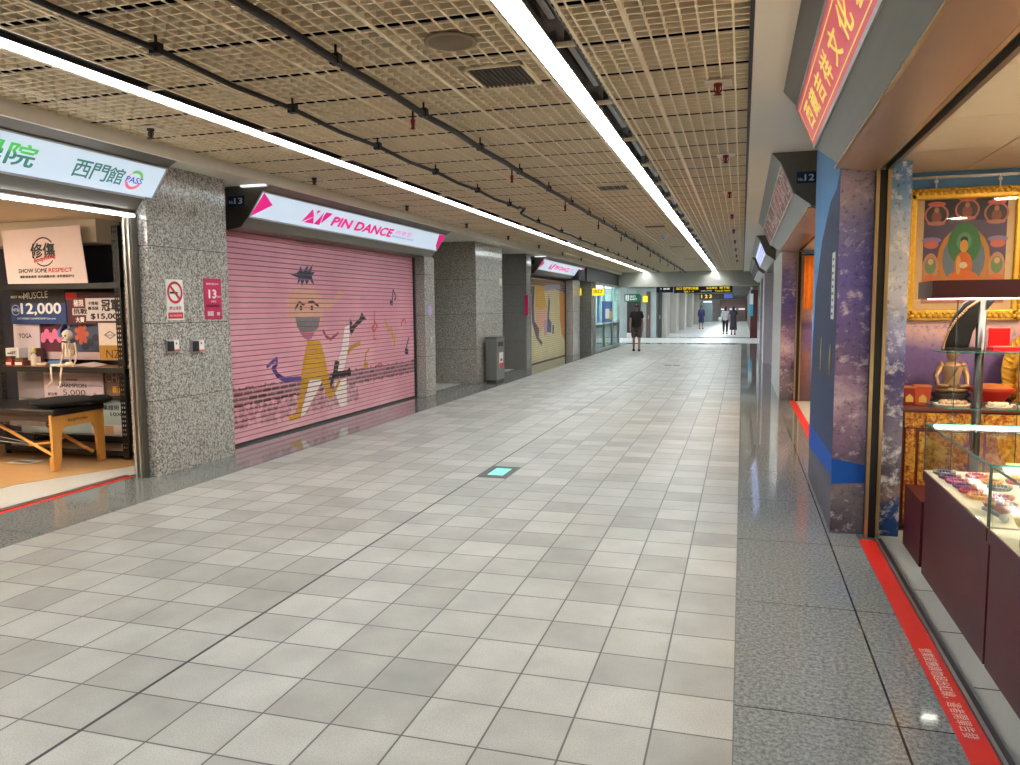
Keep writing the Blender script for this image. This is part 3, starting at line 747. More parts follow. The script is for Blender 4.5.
# bin
t = thing('litter_bin', 'grey metal litter bin with a red and white label standing by the dark granite pillar', 'bin', (-5.36, 16.8, 0))
m = MB(); m.box(-5.48, 16.5, 0.05, -5.22, 17.12, 0.96); m.build('body', pm('bin_grey', (118, 116, 110), 0.4, 0.4), t, bevel=0.012)
m = MB(); m.box(-5.484, 16.496, 0.96, -5.216, 17.124, 1.02); m.build('lid', pm('bin_lid', (96, 95, 92), 0.4, 0.4), t, bevel=0.012)
m = MB(); m.box(-5.47, 16.52, 0, -5.23, 17.1, 0.05); m.build('base', M_BLACK, t)
m = MB(); m.box(-5.22, 16.62, 0.8, -5.214, 17.0, 0.9); m.build('slot', M_BLACK, t)
m = MB(); m.mat(M_WHITE); m.box(-5.22, 16.7, 0.3, -5.215, 16.98, 0.66); m.mat(pm('label_red', (206, 60, 70), .5)); m.box(-5.2149, 16.7, 0.3, -5.213, 16.98, 0.42); m.box(-5.2149, 16.76, 0.46, -5.213, 16.92, 0.52); m.build('label_sticker', None, t)
# ---------------------------------------------------------------- left shop interior
WY = 7.45
b = MB(); b.box(-9.6, WY, 0, -5.86, 7.6, 3.2); struct('wall_back', b, M_NAVY, 'dark navy partition wall inside the left shop')
b = MB(); b.box(-9.75, -0.5, 0, -9.6, 7.6, 3.2); struct('wall_left', b, M_BEIGE, 'far side wall inside the left shop')
b = MB(); b.box(-9.6, -0.6, 0, -5.9, -0.5, 3.2); struct('wall_front', b, M_BEIGE)
b = MB(); b.box(-9.6, -0.5, 2.68, -5.88, WY, 2.72); struct('ceiling', b, M_BEIGE, 'beige ceiling inside the left shop')
b = MB(); b.box(-9.6, 7.1, 2.42, -6.9, WY, 2.68); struct('trim_3', b, M_BEIGE)
t = thing('shop_jamb', 'upright metal shutter guide between the left shop opening and the granite pillar', 'door frame', (-5.7, 6.29, 0))
m = MB(); m.box(-5.75, 6.25, 0, -5.655, 6.33, 2.58); m.build('post', M_STEEL_D, t, bevel=.004)
m = MB(); m.box(-5.74, 6.235, 0, -5.722, 6.25, 2.58); m.build('guide_rail', M_ALU, t)
m = MB(); m.box(-5.685, 6.235, 0, -5.672, 6.25, 2.58); m.build('guide_rail', M_ALU, t)
# ceiling lamps of the shop: warm linear lamp, cool strip
M_WARM = pm('lit_warm_lamp', (255, 238, 216), .4, emit=85, var=.02)
for i, (xa, ya) in enumerate(((-8.3, 5.2), (-7.2, 4.2))):
    t = thing('ceiling_lamp', ('warm linear ceiling lamp deep inside the left shop' if i == 0 else 'warm linear ceiling lamp near the front of the left shop, behind the lit sign'), 'ceiling lamp', (xa, ya, 2.66))
    m = MB(); m.box(xa - .5, ya - .08, 2.64, xa + .5, ya + .08, 2.68); m.build('housing', M_WHITE, t)
    m = MB(); m.box(xa - .48, ya - .06, 2.63, xa + .48, ya + .06, 2.64); m.build('diffuser', M_WARM, t)

# shelf rack of slotted black angle posts against the partition
SY0, SY1 = 6.98, 7.40
XL, XR = -8.28, -6.5
rack = thing('shelf_rack', 'tall black slotted-angle shelf rack against the partition of the left shop', 'shelf', (-7.4, 7.2, 0))
M_SHELF = pm('dark_wood_shelf', (52, 40, 34), 0.45)
for i, (xp, yp) in enumerate(((XR, SY0), (XL, SY0), (XR, SY1 - .04), (XL, SY1 - .04))):
    m = MB(); sx = -1 if xp == XR else 1
    # slotted angle: two flanges with two rows of real slots
    z = 0.0
    m.box(xp, yp, 0, xp + sx * .012, yp + .045, 2.58)
    for kx in (0.0, 0.022, 0.044): m.box(xp + sx * (.012 + kx * 1.3), yp, 0, xp + sx * (.026 + kx * 1.3), yp + .003, 2.58)
    while z < 2.58:
        m.box(xp + sx * .012, yp, z, xp + sx * .085, yp + .003, z + .028); z += .05
    m.build('post', M_BLACK, rack)
for zz, nm in ((1.965, 'shelf'), (1.03, 'shelf'), (0.1, 'shelf')):
    m = MB(); m.box(XL, SY0, zz - .055, XR, SY1, zz - .012); m.box(XL, SY0 - .006, zz - .06, XR, SY0, zz); 
    sh = m.build(nm, M_BLACK, rack)
    m = MB(); m.box(XL, SY0, zz - .012, XR, SY1, zz); m.build('board', pm('shelf_board', (168, 128, 100), .4) if zz < 1.5 else M_SHELF, sh)

def board(name, label, cat, pts, yy, base, draw=None, th=.012, group=None):
    """a printed board facing the shop front: corners read off the photo on plane y = yy"""
    P = [aty(px, py, yy) for px, py in pts]
    x0 = sum(p.x for p in (P[0], P[3])) / 2
    t = thing(name, label, cat, (P[3].x, yy, P[3].z), group)
    o = Vector((P[3].x, yy, P[3].z))
    q = [(p.x - o.x, p.z - o.z) for p in P]
    m = MB(); m.prism([q[3], q[2], q[1], q[0]], o + Y * th, X, Z, th); m.build('board', base, t)
    W = q[2][0] - q[3][0]; H = q[0][1] - q[3][1]
    if draw: draw(t, o, W, H)
    return t
def rect(m, mt, o, x0, z0, x1, z1, l=.001): m.mat(mt).prism([(x0, z0), (x1, z0), (x1, z1), (x0, z1)], o, X, Z, l)
def blob(m, mt, o, cx, cz, rx, rz, l=.001, n=14): m.mat(mt).disc(o + X * cx + Z * cz, X, Z, rx, l, n, rz)
C_ = lambda c, nm=None: pm(nm or 'print_%d_%d_%d' % c, c, .5, var=.08, scale=20)
FRONT = 6.965
# white banner with ink emblem, hung from the shelf top
def d_banner(t, o, W, H):
    m = MB(); m.mat(M_BLACK)
    c = o + X * W * .48 + Z * H * .58
    m.ring(c, X, Z, H * .26, .016, .002, 26, 0.7, 3.6); m.ring(c, X, Z, H * .26, .014, .002, 20, 4.0, 5.6)
    m.text('修傷', o + X * W * .32 + Z * H * .47, X, Z, W * .3, H * .27, .03, .003)
    m.build('ink_emblem', None, t)
    m = MB(); m.mat(C_((200, 40, 44))); m.text('BodyFixing', o + X * W * .36 + Z * H * .36, (X + Z * .18).normalized(), Z, W * .27, H * .1, .03, .004)
    m.text('RESPECT', o + X * W * .53 + Z * H * .2, X, Z, W * .29, H * .075, .03, .002)
    m.mat(M_BLACK); m.text('SHOW SOME', o + X * W * .15 + Z * H * .2, X, Z, W * .36, H * .075, .03, .002)
    m.text('運動傷害處理  肌肉調整放鬆  姿勢體態評估', o + X * W * .16 + Z * H * .1, X, Z, W * .68, H * .05, .03, .002)
    m.build('lettering', None, t)
board('fabric_banner', 'white banner with black ink emblem and red slogan above the shelf', 'banner', [(1, 231), (79, 225), (88, 283), (8, 284)], FRONT, pm('banner_cloth', (226, 206, 200), .7, var=.05), d_banner, .008)
# 12,000 board
def d_12(t, o, W, H):
    m = MB(); rect(m, C_((30, 62, 116)), o, 0, 0, W, H * .62); rect(m, C_((24, 24, 34)), o, -.02 * W, H * .62, W * .98, H * 1.0, .0012)
    m.build('blue_panel', None, t)
    m = MB(); m.mat(M_WHITE); m.text('12,000', o + X * W * .19 + Z * H * .26, X, Z, W * .72, H * .36, .03, .003)
    c = o + X * W * .09 + Z * H * .42; m.ring(c, X, Z, H * .15, .006, .003, 20); m.text('NT$', c - X * W * .055 - Z * H * .05, X, Z, W * .11, H * .1, .03, .003)
    m.text('2019 WORLD CHAMPIONSHIP Cash prize', o + X * W * .11 + Z * H * .12, X, Z, W * .7, H * .07, .02, .003)
    m.text('BEST BODY', o + X * W * .02 + Z * H * .78, X, Z, W * .3, H * .07, .02, .003); m.text('MUSCLE', o + X * W * .25 + Z * H * .74, (X + Z * .05).normalized(), Z, W * .44, H * .2, .0, .003)
    m.build('lettering', None, t)
board('cheque_board', 'blue and black prize cheque board reading 12,000 on the shelf', 'board', [(11, 291), (64, 291), (67, 324), (12, 324)], FRONT + .25, C_((28, 40, 66)), d_12, group='prize boards on the shelf rack')
def d_15(t, o, W, H):
    m = MB(); rect(m, C_((216, 204, 200)), o, W * .12, H * .12, W * .9, H * .8); rect(m, C_((206, 34, 40)), o, W * .02, H * .78, W * .2, H * .98, .0015)
    rect(m, C_((120, 26, 44)), o, W * .12, H * .5, W * .34, H * .82, .0016); rect(m, C_((90, 26, 44)), o, W * .12, H * .05, W * .34, H * .3, .0016); m.build('white_panel', None, t)
    m = MB(); m.mat(M_BLACK); m.text('$15,000', o + X * W * .42 + Z * H * .16, X, Z, W * .5, H * .18, .04, .003)
    m.text('冠軍', o + X * W * .6 + Z * H * .42, X, Z, W * .28, H * .32, .04, .003)
    m.text('卡推組', o + X * W * .38 + Z * H * .6, X, Z, W * .17, H * .1, .04, .003); m.text('最佳級', o + X * W * .38 + Z * H * .45, X, Z, W * .17, H * .1, .04, .003)
    m.text('挑戰', o + X * W * .14 + Z * H * .33, X, Z, W * .22, H * .16, .03, .003)
    m.mat(M_WHITE); m.text('極限', o + X * W * .15 + Z * H * .56, X, Z, W * .16, H * .2, .03, .003); m.text('大賽', o + X * W * .17 + Z * H * .08, X, Z, W * .14, H * .16, .03, .003)
    m.build('lettering', None, t)
board('cheque_board', 'red and white prize cheque board reading $15,000 on the shelf', 'board', [(64, 292), (126, 292), (128, 323), (66, 325)], FRONT + .26, C_((70, 30, 48)), d_15, group='prize boards on the shelf rack')
def d_yoga(t, o, W, H):
    m = MB(); m.mat(C_((60, 54, 54))); m.text('YOGA', o + X * W * .22 + Z * H * .58, X, Z, W * .48, H * .12, .03, .002); m.build('lettering', None, t)
board('poster', 'pale pink standing card printed YOGA on the shelf', 'poster', [(13, 322), (39, 322), (41, 360), (15, 360)], FRONT + .3, C_((206, 190, 194)), d_yoga)
def d_spa(t, o, W, H):
    m = MB(); rect(m, C_((92, 30, 52)), o, 0, H * .2, W * .38, H); rect(m, C_((64, 76, 104)), o, W * .38, H * .2, W, H)
    for k in range(5): blob(m, C_((232, 120, 160)), o, W * (.06 + .07 * k), H * (.58 + .1 * (k % 2)), W * .05, H * .14, .002)
    for k in range(4): blob(m, C_((110, 130, 190)), o, W * (.36 + .04 * k), H * (.7 + .07 * k), W * .05, H * .12, .0024)
    blob(m, C_((186, 84, 64)), o, W * .72, H * .68, W * .075, H * .2, .002)
    for k in range(7): blob(m, C_((196, 96, 60)), o, W * (.72 + .09 * math.cos(k * .9)), H * (.68 + .22 * math.sin(k * .9)), W * .03, H * .07, .0024)
    for k in range(6): blob(m, C_((36, 42, 62)), o, W * (.5 + .09 * k), H * (.34 + .12 * (k % 3)), W * .06, H * .1, .0016)
    rect(m, C_((200, 176, 176)), o, 0, 0, W, H * .2, .0016); m.build('picture', None, t)
board('poster', 'picture board of pink lotus flowers and a blue scene behind the toy skeleton', 'poster', [(39, 322), (98, 322), (100, 358), (41, 359)], FRONT + .32, C_((60, 50, 66)), d_spa)
def d_cert(t, o, W, H):
    m = MB(); c = o + X * W * .5 + Z * H * .68; 
    m.mat(C_((150, 130, 130))); m.prism([(-.09, .0), (0, -.05), (.09, 0), (0, .05)], c, X, Z, .001); m.mat(C_((220, 206, 200))); m.prism([(-.06, 0), (0, -.03), (.06, 0), (0, .03)], c, X, Z, .002)
    m.mat(C_((110, 96, 100))); m.text('TRAINING', c - X * .07 - Z * .01, X, Z, .14, .016, .02, .003)
    rect(m, C_((170, 124, 44)), o, 0, 0, W, H * .4); m.mat(C_((70, 44, 24))); m.text('NZ', o + X * W * .3 + Z * H * .06, X, Z, W * .6, H * .22, .0, .003)
    m.build('print', None, t)
board('poster', 'cream and mustard card with a grey diamond crest at the right end of the shelf', 'poster', [(98, 323), (121, 323), (123, 359), (100, 360)], FRONT + .2, C_((222, 204, 190)), d_cert)
# lower boards under the shelf
def d_5k(t, o, W, H):
    m = MB(); m.mat(C_((66, 54, 56))); m.text('CHAMPION', o + X * W * .24 + Z * H * .42, X, Z, W * .48, H * .14, .03, .002)
    m.text('5,000', o + X * W * .32 + Z * H * .1, X, Z, W * .38, H * .24, .0, .002); m.text('新台幣', o + X * W * .06 + Z * H * .1, X, Z, W * .16, H * .12, .03, .002)
    m.text('WINNER', o + X * W * .38 + Z * H * .66, X, Z, W * .2, H * .08, .03, .002); m.text('元', o + X * W * .83 + Z * H * .12, X, Z, W * .05, H * .12, .03, .002)
    rect(m, C_((120, 100, 100)), o, W * .76, H * .48, W * .98, H * .5); rect(m, C_((180, 150, 150)), o, 0, H * .82, W, H * .84); m.build('lettering', None, t)
board('cheque_board', 'pale pink cheque board reading CHAMPION 5,000 under the shelf', 'board', [(43, 371), (102, 371), (104, 399), (45, 398)], FRONT + .2, C_((208, 184, 186)), d_5k, group='prize boards on the shelf rack')
board('cheque_board', 'blank grey board leaning under the left of the shelf', 'board', [(17, 370), (44, 370), (46, 398), (19, 398)], FRONT + .24, C_((150, 138, 138)), None)
def d_ch(t, o, W, H):
    m = MB(); m.mat(C_((222, 196, 180))); m.text('CHA', o + X * W * .1 + Z * H * .58, X, Z, W * .86, H * .34, .0, .002); m.mat(C_((222, 160, 40))); m.text('新台', o + X * W * .42 + Z * H * .22, X, Z, W * .5, H * .24, .02, .002)
    rect(m, C_((26, 22, 22)), o, 0, 0, W, H * .12, .002); m.build('lettering', None, t)
board('cheque_board', 'brown board with big pale letters at the right end under the shelf', 'board', [(102, 370), (124, 370), (126, 398), (104, 399)], FRONT + .23, C_((110, 84, 66)), d_ch, group='prize boards on the shelf rack')
def d_teal(t, o, W, H):
    m = MB(); m.mat(C_((50, 60, 70))); m.text('專業證照', o + X * W * .72 + Z * H * .74, X, Z, W * .2, H * .14, .03, .002); m.text('10X', o + X * W * .84 + Z * H * .58, X, Z, W * .1, H * .1, .03, .002)
    rect(m, C_((196, 150, 110)), o, W * .78, H * .06, W * .86, H * .3, .002); rect(m, C_((214, 206, 200)), o, W * .66, H * .04, W * .98, H * .32, .001); m.build('print', None, t)
board('cheque_board', 'large pale teal board behind the massage table, lowest of the rack', 'board', [(19, 398), (128, 400), (130, 437), (22, 432)], FRONT + .3, C_((168, 190, 192)), d_teal)
# things on the shelf top (z = 1.03)
def on(px, yy=7.08): return aty(px, 360, yy).x
ZS = 1.03
t = thing('carton', 'small white carton at the left end of the shelf', 'box', (on(8), 7.22, ZS))
m = MB(); x = on(8); m.box(x - .1, 7.14, ZS, x + .1, 7.3, ZS + .2); m.build('body', M_WHITE, t, bevel=.004)
m = MB(); m.mat(M_DARK); m.text('SET', (x - .02, 7.138, ZS + .13), X, Z, .08, .03, .02); m.prism([(0, 0), (.05, 0), (.05, .015), (0, .015)], (x - .07, 7.14, ZS + .13), X, Z, .002); m.build('print', None, t)
for i, (px, h, c, lab) in enumerate(((12, .075, (150, 44, 36), 'red and white snack box on the shelf beside the white carton'), (24, .06, (120, 66, 48), 'brown snack box on the shelf, right of the red one'))):
    x = on(px); t = thing('snack_box', lab, 'box', (x, 7.06, ZS))
    m = MB(); m.box(x - .09 + .03 * i, 7.0, ZS, x + .09 - .02 * i, 7.1, ZS + h); m.build('carton', C_(c), t, bevel=.003)
    m = MB(); m.box(x - .075 + .03 * i, 6.998, ZS + .015, x + .075 - .02 * i, 7.0, ZS + .045); m.build('label_band', C_((232, 216, 208)), t)
    m = MB(); m.box(x - .06, 7.02, ZS + h, x + .05, 7.09, ZS + h + .035); m.build('lid', C_((96, 70, 52)), t, bevel=.003)
t = thing('photo_stand', 'small dark framed photo on the shelf behind the bottle', 'picture frame', (on(28), 7.2, ZS))
x = on(28); m = MB(); m.box(x - .09, 7.2, ZS, x + .09, 7.22, ZS + .2); m.build('frame', C_((70, 26, 30)), t, bevel=.003)
m = MB(); m.box(x - .06, 7.196, ZS + .03, x + .06, 7.2, ZS + .1); m.build('photo', C_((206, 180, 170)), t)
x = on(34); t = thing('bottle', 'clear and green topped bottle on the shelf near the skeleton', 'bottle', (x, 7.08, ZS))
m = MB(); m.lathe([(.03, 0), (.032, .03), (.032, .11), (.018, .14), (.018, .15)], (x, 7.08, ZS), 14); m.build('body', C_((226, 210, 190)), t)
m = MB(); m.lathe([(.028, .15), (.03, .165), (.028, .2), (.012, .215)], (x, 7.08, ZS), 14); m.build('cap', C_((196, 190, 110)), t)
x = on(44); t = thing('dish', 'small glowing cream dish on the shelf edge', 'dish', (x, 7.05, ZS))
m = MB(); m.lathe([(.03, 0), (.05, .012), (.062, .04), (.055, .04), (.04, .018), (.001, .014)], (x, 7.05, ZS), 18); m.build('bowl', C_((236, 206, 170)), t)
m = MB(); m.lathe([(.044, .02), (.04, .032), (.02, .04), (.001, .042)], (x, 7.05, ZS), 16); m.build('filling', C_((240, 190, 130)), t)
x = on(50); t = thing('tray', 'clear blue tray on the shelf behind the skeleton', 'tray', (x, 7.2, ZS))
m = MB(); m.box(x - .1, 7.14, ZS, x + .12, 7.26, ZS + .006); m.box(x - .1, 7.14, ZS, x - .094, 7.26, ZS + .06); m.box(x + .114, 7.14, ZS, x + .12, 7.26, ZS + .06); m.box(x - .1, 7.14, ZS, x + .12, 7.146, ZS + .06); m.box(x - .1, 7.254, ZS, x + .12, 7.26, ZS + .06)
m.build('tray_body', C_((88, 126, 168)), t)
x = on(86); t = thing('magazine', 'open pale magazine lying on the shelf right of the skeleton', 'magazine', (x, 7.1, ZS))
m = MB(); m.add([(x - .17, 7.0, ZS + .004), (x + .16, 7.0, ZS + .004), (x + .18, 7.2, ZS + .02), (x - .16, 7.2, ZS + .03), (x, 7.0, ZS + .02), (x, 7.2, ZS + .045)], [(0, 4, 5, 3), (4, 1, 2, 5)])
o_ = m.build('pages', C_((222, 200, 190)), t); md = o_.modifiers.new('thick', 'SOLIDIFY'); md.thickness = .004
# toy skeleton sitting on the shelf edge
BONE = pm('bone', (244, 222, 196), .5, var=.08)
hx, hy, hz = on(69, 7.03), 7.03, ZS + .035
t = thing('toy_skeleton', 'small ivory toy skeleton sitting on the shelf edge with legs hanging down', 'skeleton', (hx, hy, ZS))
m = MB(); m.lathe([(.02, 0), (.045, .012), (.05, .03), (.034, .05), (.02, .045)], (hx, hy, hz - .03), 12, 1.1, .7); m.build('pelvis', BONE, t)
m = MB()
m.tube([(hx, hy + .01, hz), (hx, hy + .02, hz + .09), (hx, hy + .02, hz + .2), (hx + .004, hy + .005, hz + .27)], .011, 6)
for k in range(11): m.ball((hx, hy + .02, hz + .02 + k * .022), .012, 6)
m.build('spine', BONE, t)
m = MB()
for k in range(7):
    zz = hz + .1 + k * .018; rx = .058 - .0028 * abs(k - 2) * 2; 
    m.tube([(hx + rx * math.sin(a), hy + .006 - .042 * math.cos(a) + .01, zz - .012 * math.cos(a)) for a in [2 * math.pi * j / 14 for j in range(15)]], .007, 5, False)
m.box(hx - .009, hy - .04, hz + .09, hx + .009, hy - .034, hz + .22)
m.tube([(hx - .085, hy + .01, hz + .23), (hx, hy - .03, hz + .225), (hx + .085, hy + .01, hz + .23)], .006, 6)
m.build('ribcage', BONE, t)
hc_ = (hx + .004, hy - .005, hz + .325)
m = MB(); m.ball(hc_, (.054, .06, .058), 14); m.box(hx - .022, hy - .055, hz + .262, hx + .03, hy - .015, hz + .285)
m.build('skull', BONE, t)
m = MB(); m.ball((hx - .014, hy - .055, hz + .318), (.012, .008, .013), 8); m.ball((hx + .022, hy - .055, hz + .318), (.012, .008, .013), 8); m.ball((hx + .004, hy - .058, hz + .298), (.006, .006, .008), 6); m.box(hx - .016, hy - .0575, hz + .276, hx + .024, hy - .054, hz + .28); m.build('eye_socket', M_BLACK, t)
for s_ in (-1, 1):
    m = MB(); m.tube([(hx + s_ * .085, hy + .01, hz + .23), (hx + s_ * .1, hy + .02, hz + .1)], [.012, .01], 6); m.tube([(hx + s_ * .1, hy + .02, hz + .1), (hx + s_ * .1, hy - .03, hz - .01)], [.01, .009], 6)
    m.ball((hx + s_ * .1, hy + .02, hz + .1), .011, 6); m.ball((hx + s_ * .085, hy + .01, hz + .23), .012, 6)
    for k in range(5): m.tube([(hx + s_ * .1, hy - .03, hz - .01), (hx + s_ * (.086 + .007 * k), hy - .06, hz - .03)], .003, 4)
    m.build('arm', BONE, t)
for s_, kn, an, tx in ((-1, aty(49.5, 364, 6.93), aty(52, 381, 6.92), aty(47.5, 387, 6.88)), (1, aty(60.5, 365, 6.93), aty(60.5, 382, 6.92), aty(59, 388, 6.88))):
    m = MB(); h0 = Vector((hx + s_ * .035, hy, hz - .01)); kn = Vector((kn.x, 6.955, ZS + .02))
    m.tube([h0, kn], [.015, .013], 7); m.ball(kn, .017, 8); m.ball(h0, .016, 8)
    a1 = kn + Vector((.0, -.012, -.02)); m.tube([a1, an], [.012, .009], 7); m.tube([a1 + X * .008, an + X * .006], .004, 5); m.ball(an, .011, 7)
    m.tube([an, (an + tx) / 2, tx], [.009, .011, .007], 6)
    for k in range(5): m.tube([an * .4 + tx * .6, tx + X * (.004 * (k - 2)) - Y * .01], .0035, 4)
    m.build('leg', BONE, t)
# massage table
TZ = 0.55
t = thing('massage_table', 'folding massage table with black padded top and orange-brown wooden legs', 'massage table', (-7.6, 6.58, 0))
TX0, TX1, TY0, TY1 = -8.75, -6.74, 6.24, 6.92
M_WOOD = pm('table_wood', (222, 160, 80), .4, var=.14, scale=10, stretch=(1, 1, .15))
M_PAD = pm('black_padding', (26, 24, 25), .35, var=.2, scale=20, bump=.2)
m = MB(); m.box(TX0, TY0, TZ + .03, TX1, TY1, TZ + .1); m.build('pad', M_PAD, t, bevel=.025, seg=3)
m = MB(); m.box(TX0 + .03, TY0 + .03, TZ - .05, TX1 - .05, TY0 + .055, TZ + .03); m.box(TX0 + .03, TY1 - .055, TZ - .05, TX1 - .05, TY1 - .03, TZ + .03); m.build('under_frame', pm('dark_frame', (60, 50, 46), .5), t)
m = MB(); m.box(TX1 - .6, TY0 + .02, TZ - .075, TX1 - .12, TY0 + .032, TZ - .03); m.build('side_panel', pm('table_label_panel', (92, 78, 76), .5), t)
m = MB(); ex = TX1 - .06   # end frame seen from the passage: an arched plank with two flared legs
yz = [(TY0, 0.0), (TY0 + .07, 0), (TY0 + .1, .12), (TY0 + .115, TZ - .18), (TY0 + .16, TZ - .11), (TY1 - .16, TZ - .11), (TY1 - .115, TZ - .18), (TY1 - .1, .12), (TY1 - .07, 0), (TY1, 0), (TY1 + .005, TZ + .03), (TY0 - .005, TZ + .03)]
m.prism([(a, c) for a, c in yz], (ex, 0, 0.012), Y, Z, .035); m.build('end_frame', M_WOOD, t, bevel=.005)
m = MB(); m.mat(C_((110, 60, 24))); m.text('BodyWorker', (ex + .0355, TY0 + .2, TZ - .055), Y, Z, .26, .04, .02); m.build('stamp', None, t)
for yy in (TY0 + .035, TY1 - .035):
    m = MB(); m.box(ex - .03, yy - .03, 0.0, ex + .0, yy + .03, .16); m.build('leg_extension', M_WOOD, t, bevel=.004)
for yy, nm in ((TY0 + .12, 'brace'), (TY1 - .12, 'brace')):
    m = MB(); m.tube([(ex - .02, yy, .12), (ex - .95, yy, TZ - .04)], .018, 6, smooth=False); m.build(nm, M_WOOD, t)
m = MB(); m.tube([(ex - .02, TY0 + .12, TZ - .25), (ex - .42, TY0 + .12, TZ - .3), (ex - .42, TY1 - .12, TZ - .3)], .014, 6, smooth=False); m.build('cross_bar', M_WOOD, t)
for yy in (TY0 + .1, TY1 - .1):
    m = MB(); m.tube([(ex - .4, yy, TZ - .27), (ex - 1.3, yy, TZ - .16)], .004, 5); m.tube([(ex - .4, yy, TZ - .29), (ex - 1.3, yy, TZ - .24)], .004, 5); m.build('cable', M_ALU, t)
for s_ in (0, 1):
    yy = (TY0 + .05, TY1 - .05)[s_]
    m = MB(); m.box(TX0 + .1, yy - .03, 0, TX0 + .14, yy + .03, TZ + .03); m.build('leg', M_WOOD, t, bevel=.004)
t = thing('pillow', 'fuzzy black cover lying over the right end of the massage table', 'cushion', (-6.8, 6.6, TZ + .1))
m = MB()
a_ = Vector((TX1 - .52, TY0 + .05, TZ + .1))
m.ball((TX1 - .22, TY0 + .36, TZ + .15), (.32, .36, .05), 20); m.ball((TX1 + .02, TY1 - .1, TZ + .15), (.13, .16, .05), 14)
o_ = m.build('cover', pm('black_fleece', (14, 13, 14), .95, var=.4, scale=120), t); o_.modifiers.new('s', 'SUBSURF').render_levels = 1
p_ = aty(24, 460, 6.66); t = thing('paper_sheet', 'white paper sheet lying on the wood floor under the massage table', 'paper', (-7.56, 6.6, .005))
m = MB(); m.box(-7.72, 6.5, .005, -7.4, 6.7, .007); m.build('sheet', M_WHITE, t)
m = MB(); m.box(-7.68, 6.55, .007, -7.46, 6.62, .0078); m.build('print', C_((150, 120, 110)), t)
# ---------------------------------------------------------------- right side
WX = 0.645
M_MUR1 = stripe_mural('mural_purple_rock', [(0.0, (84, 76, 84)), (0.13, (128, 118, 122)), (0.2, (104, 92, 110)), (0.27, (140, 112, 134)), (0.36, (206, 178, 190)), (0.44, (150, 122, 150)), (0.5, (116, 96, 130)), (0.57, (112, 96, 146)), (0.75, (108, 100, 162)), (0.86, (130, 122, 160)), (0.93, (176, 156, 164))],
                      2.6, (52, 42, 70), (220, 200, 210), 0.3, 0.54, (1, 1, 1.2))
M_MUR2 = stripe_mural('mural_navy_slate', [(0.0, (76, 72, 78)), (0.1, (96, 92, 100)), (0.2, (44, 58, 92)), (0.4, (42, 52, 80)), (0.6, (36, 44, 74)), (0.86, (46, 56, 90)), (0.98, (70, 90, 130))],
                      2.6, (30, 38, 64), (104, 116, 142), 0.12, 0.66, (1, 1.6, 0.2))
M_MUR3 = stripe_mural('mural_snow_peak', [(0.0, (40, 80, 140)), (0.07, (60, 96, 150)), (0.1, (150, 130, 116)), (0.2, (96, 88, 100)), (0.28, (140, 132, 146)), (0.44, (92, 84, 136)), (0.55, (150, 150, 190)), (0.68, (206, 210, 226)), (0.85, (190, 204, 228)), (0.93, (112, 154, 200)), (1.0, (104, 150, 200))],
                      2.62, (60, 58, 104), (244, 240, 244), 0.2, 0.5)
M_MUR4 = stripe_mural('mural_valley', [(0.0, (96, 84, 96)), (0.3, (150, 110, 110)), (0.4, (120, 100, 150)), (0.5, (132, 112, 166)), (0.56, (226, 190, 190)), (0.64, (238, 200, 196)), (0.72, (170, 150, 190)), (0.86, (150, 160, 200)), (0.96, (120, 160, 206))],
                      2.62, (98, 76, 146), (240, 214, 214), 0.14, 0.64)
M_BLUE = pm('mural_water_blue', (26, 80, 164), .7, spec=.2, var=.2, scale=6)
M_SKYB = pm('mural_sky_blue', (104, 152, 200), .7, spec=.2, var=.12, scale=3)
def mural_pillar(y0, y1, label, front, side):
    b = MB()
    b.mat(M_JOINT); b.box(WX + .004, y0 + .004, 0, 0.9, y1 - .004, 2.56)
    b.mat(front); b.add([(WX, y0, 0), (WX, y1, 0), (WX, y1, 3.14), (WX, y0, 3.14)], [(0, 3, 2, 1)]); b.add([(WX, y1, 2.6), (.9, y1, 2.6), (.9, y1, 3.14), (WX, y1, 3.14)], [(0, 3, 2, 1)])
    b.mat(side); b.add([(WX, y0, 0), (0.9, y0, 0), (0.9, y0, 2.575), (WX, y0, 2.6)], [(0, 1, 2, 3)]); b.add([(WX, y1, 0), (0.9, y1, 0), (0.9, y1, 2.57), (WX, y1, 2.6)], [(0, 3, 2, 1)])
    b.mat(M_DARK); b.add([(WX, y0, 2.6), (.9, y0, 2.575), (.9, y1, 2.575), (WX, y1, 2.6)], [(0, 1, 2, 3)])
    return struct('wall_right', b, None, label)
mural_pillar(6.0, 7.95, 'pillar wrapped in a purple and navy mountain mural, between the two right shops', M_MUR2, M_MUR1)
# printed details of the mural: sky wedge, lake strip, note strips
b = MB(); l = WX - .0015
def onx(pts, x=l): return [(p.y, p.z) for p in (atx(a, c, x) for a, c in pts)]
def yz_poly(m, pts, x, t=.001): m.prism([(-a, c) for a, c in pts], (x, 0, 0), -Y, Z, t)
b.mat(M_SKYB); yz_poly(b, [(6.0, 3.13), (7.94, 3.13), (7.94, .9), (7.7, 1.75), (7.2, 2.2), (6.6, 2.45), (6.2, 2.5), (6.0, 2.62)], l)
b.mat(M_BLUE); yz_poly(b, [(6.0, .42), (7.95, .3), (7.95, .52), (6.0, .57)], l)
struct('wall_right', b, None, 'sky and lake printed on the corridor face of the mural')
b = MB(); b.mat(M_BLUE); b.prism([(0, .36), (.25, .38), (.245, .5), (.0, .55)], (WX, 5.9995, 0), X, Z, .001)
struct('wall_right', b, None, 'blue lake strip printed on the near face of the mural')
t = thing('paper_strip', 'long white paper strip with small writing on the mural pillar corner', 'notice', (WX, 6.25, 1.55))
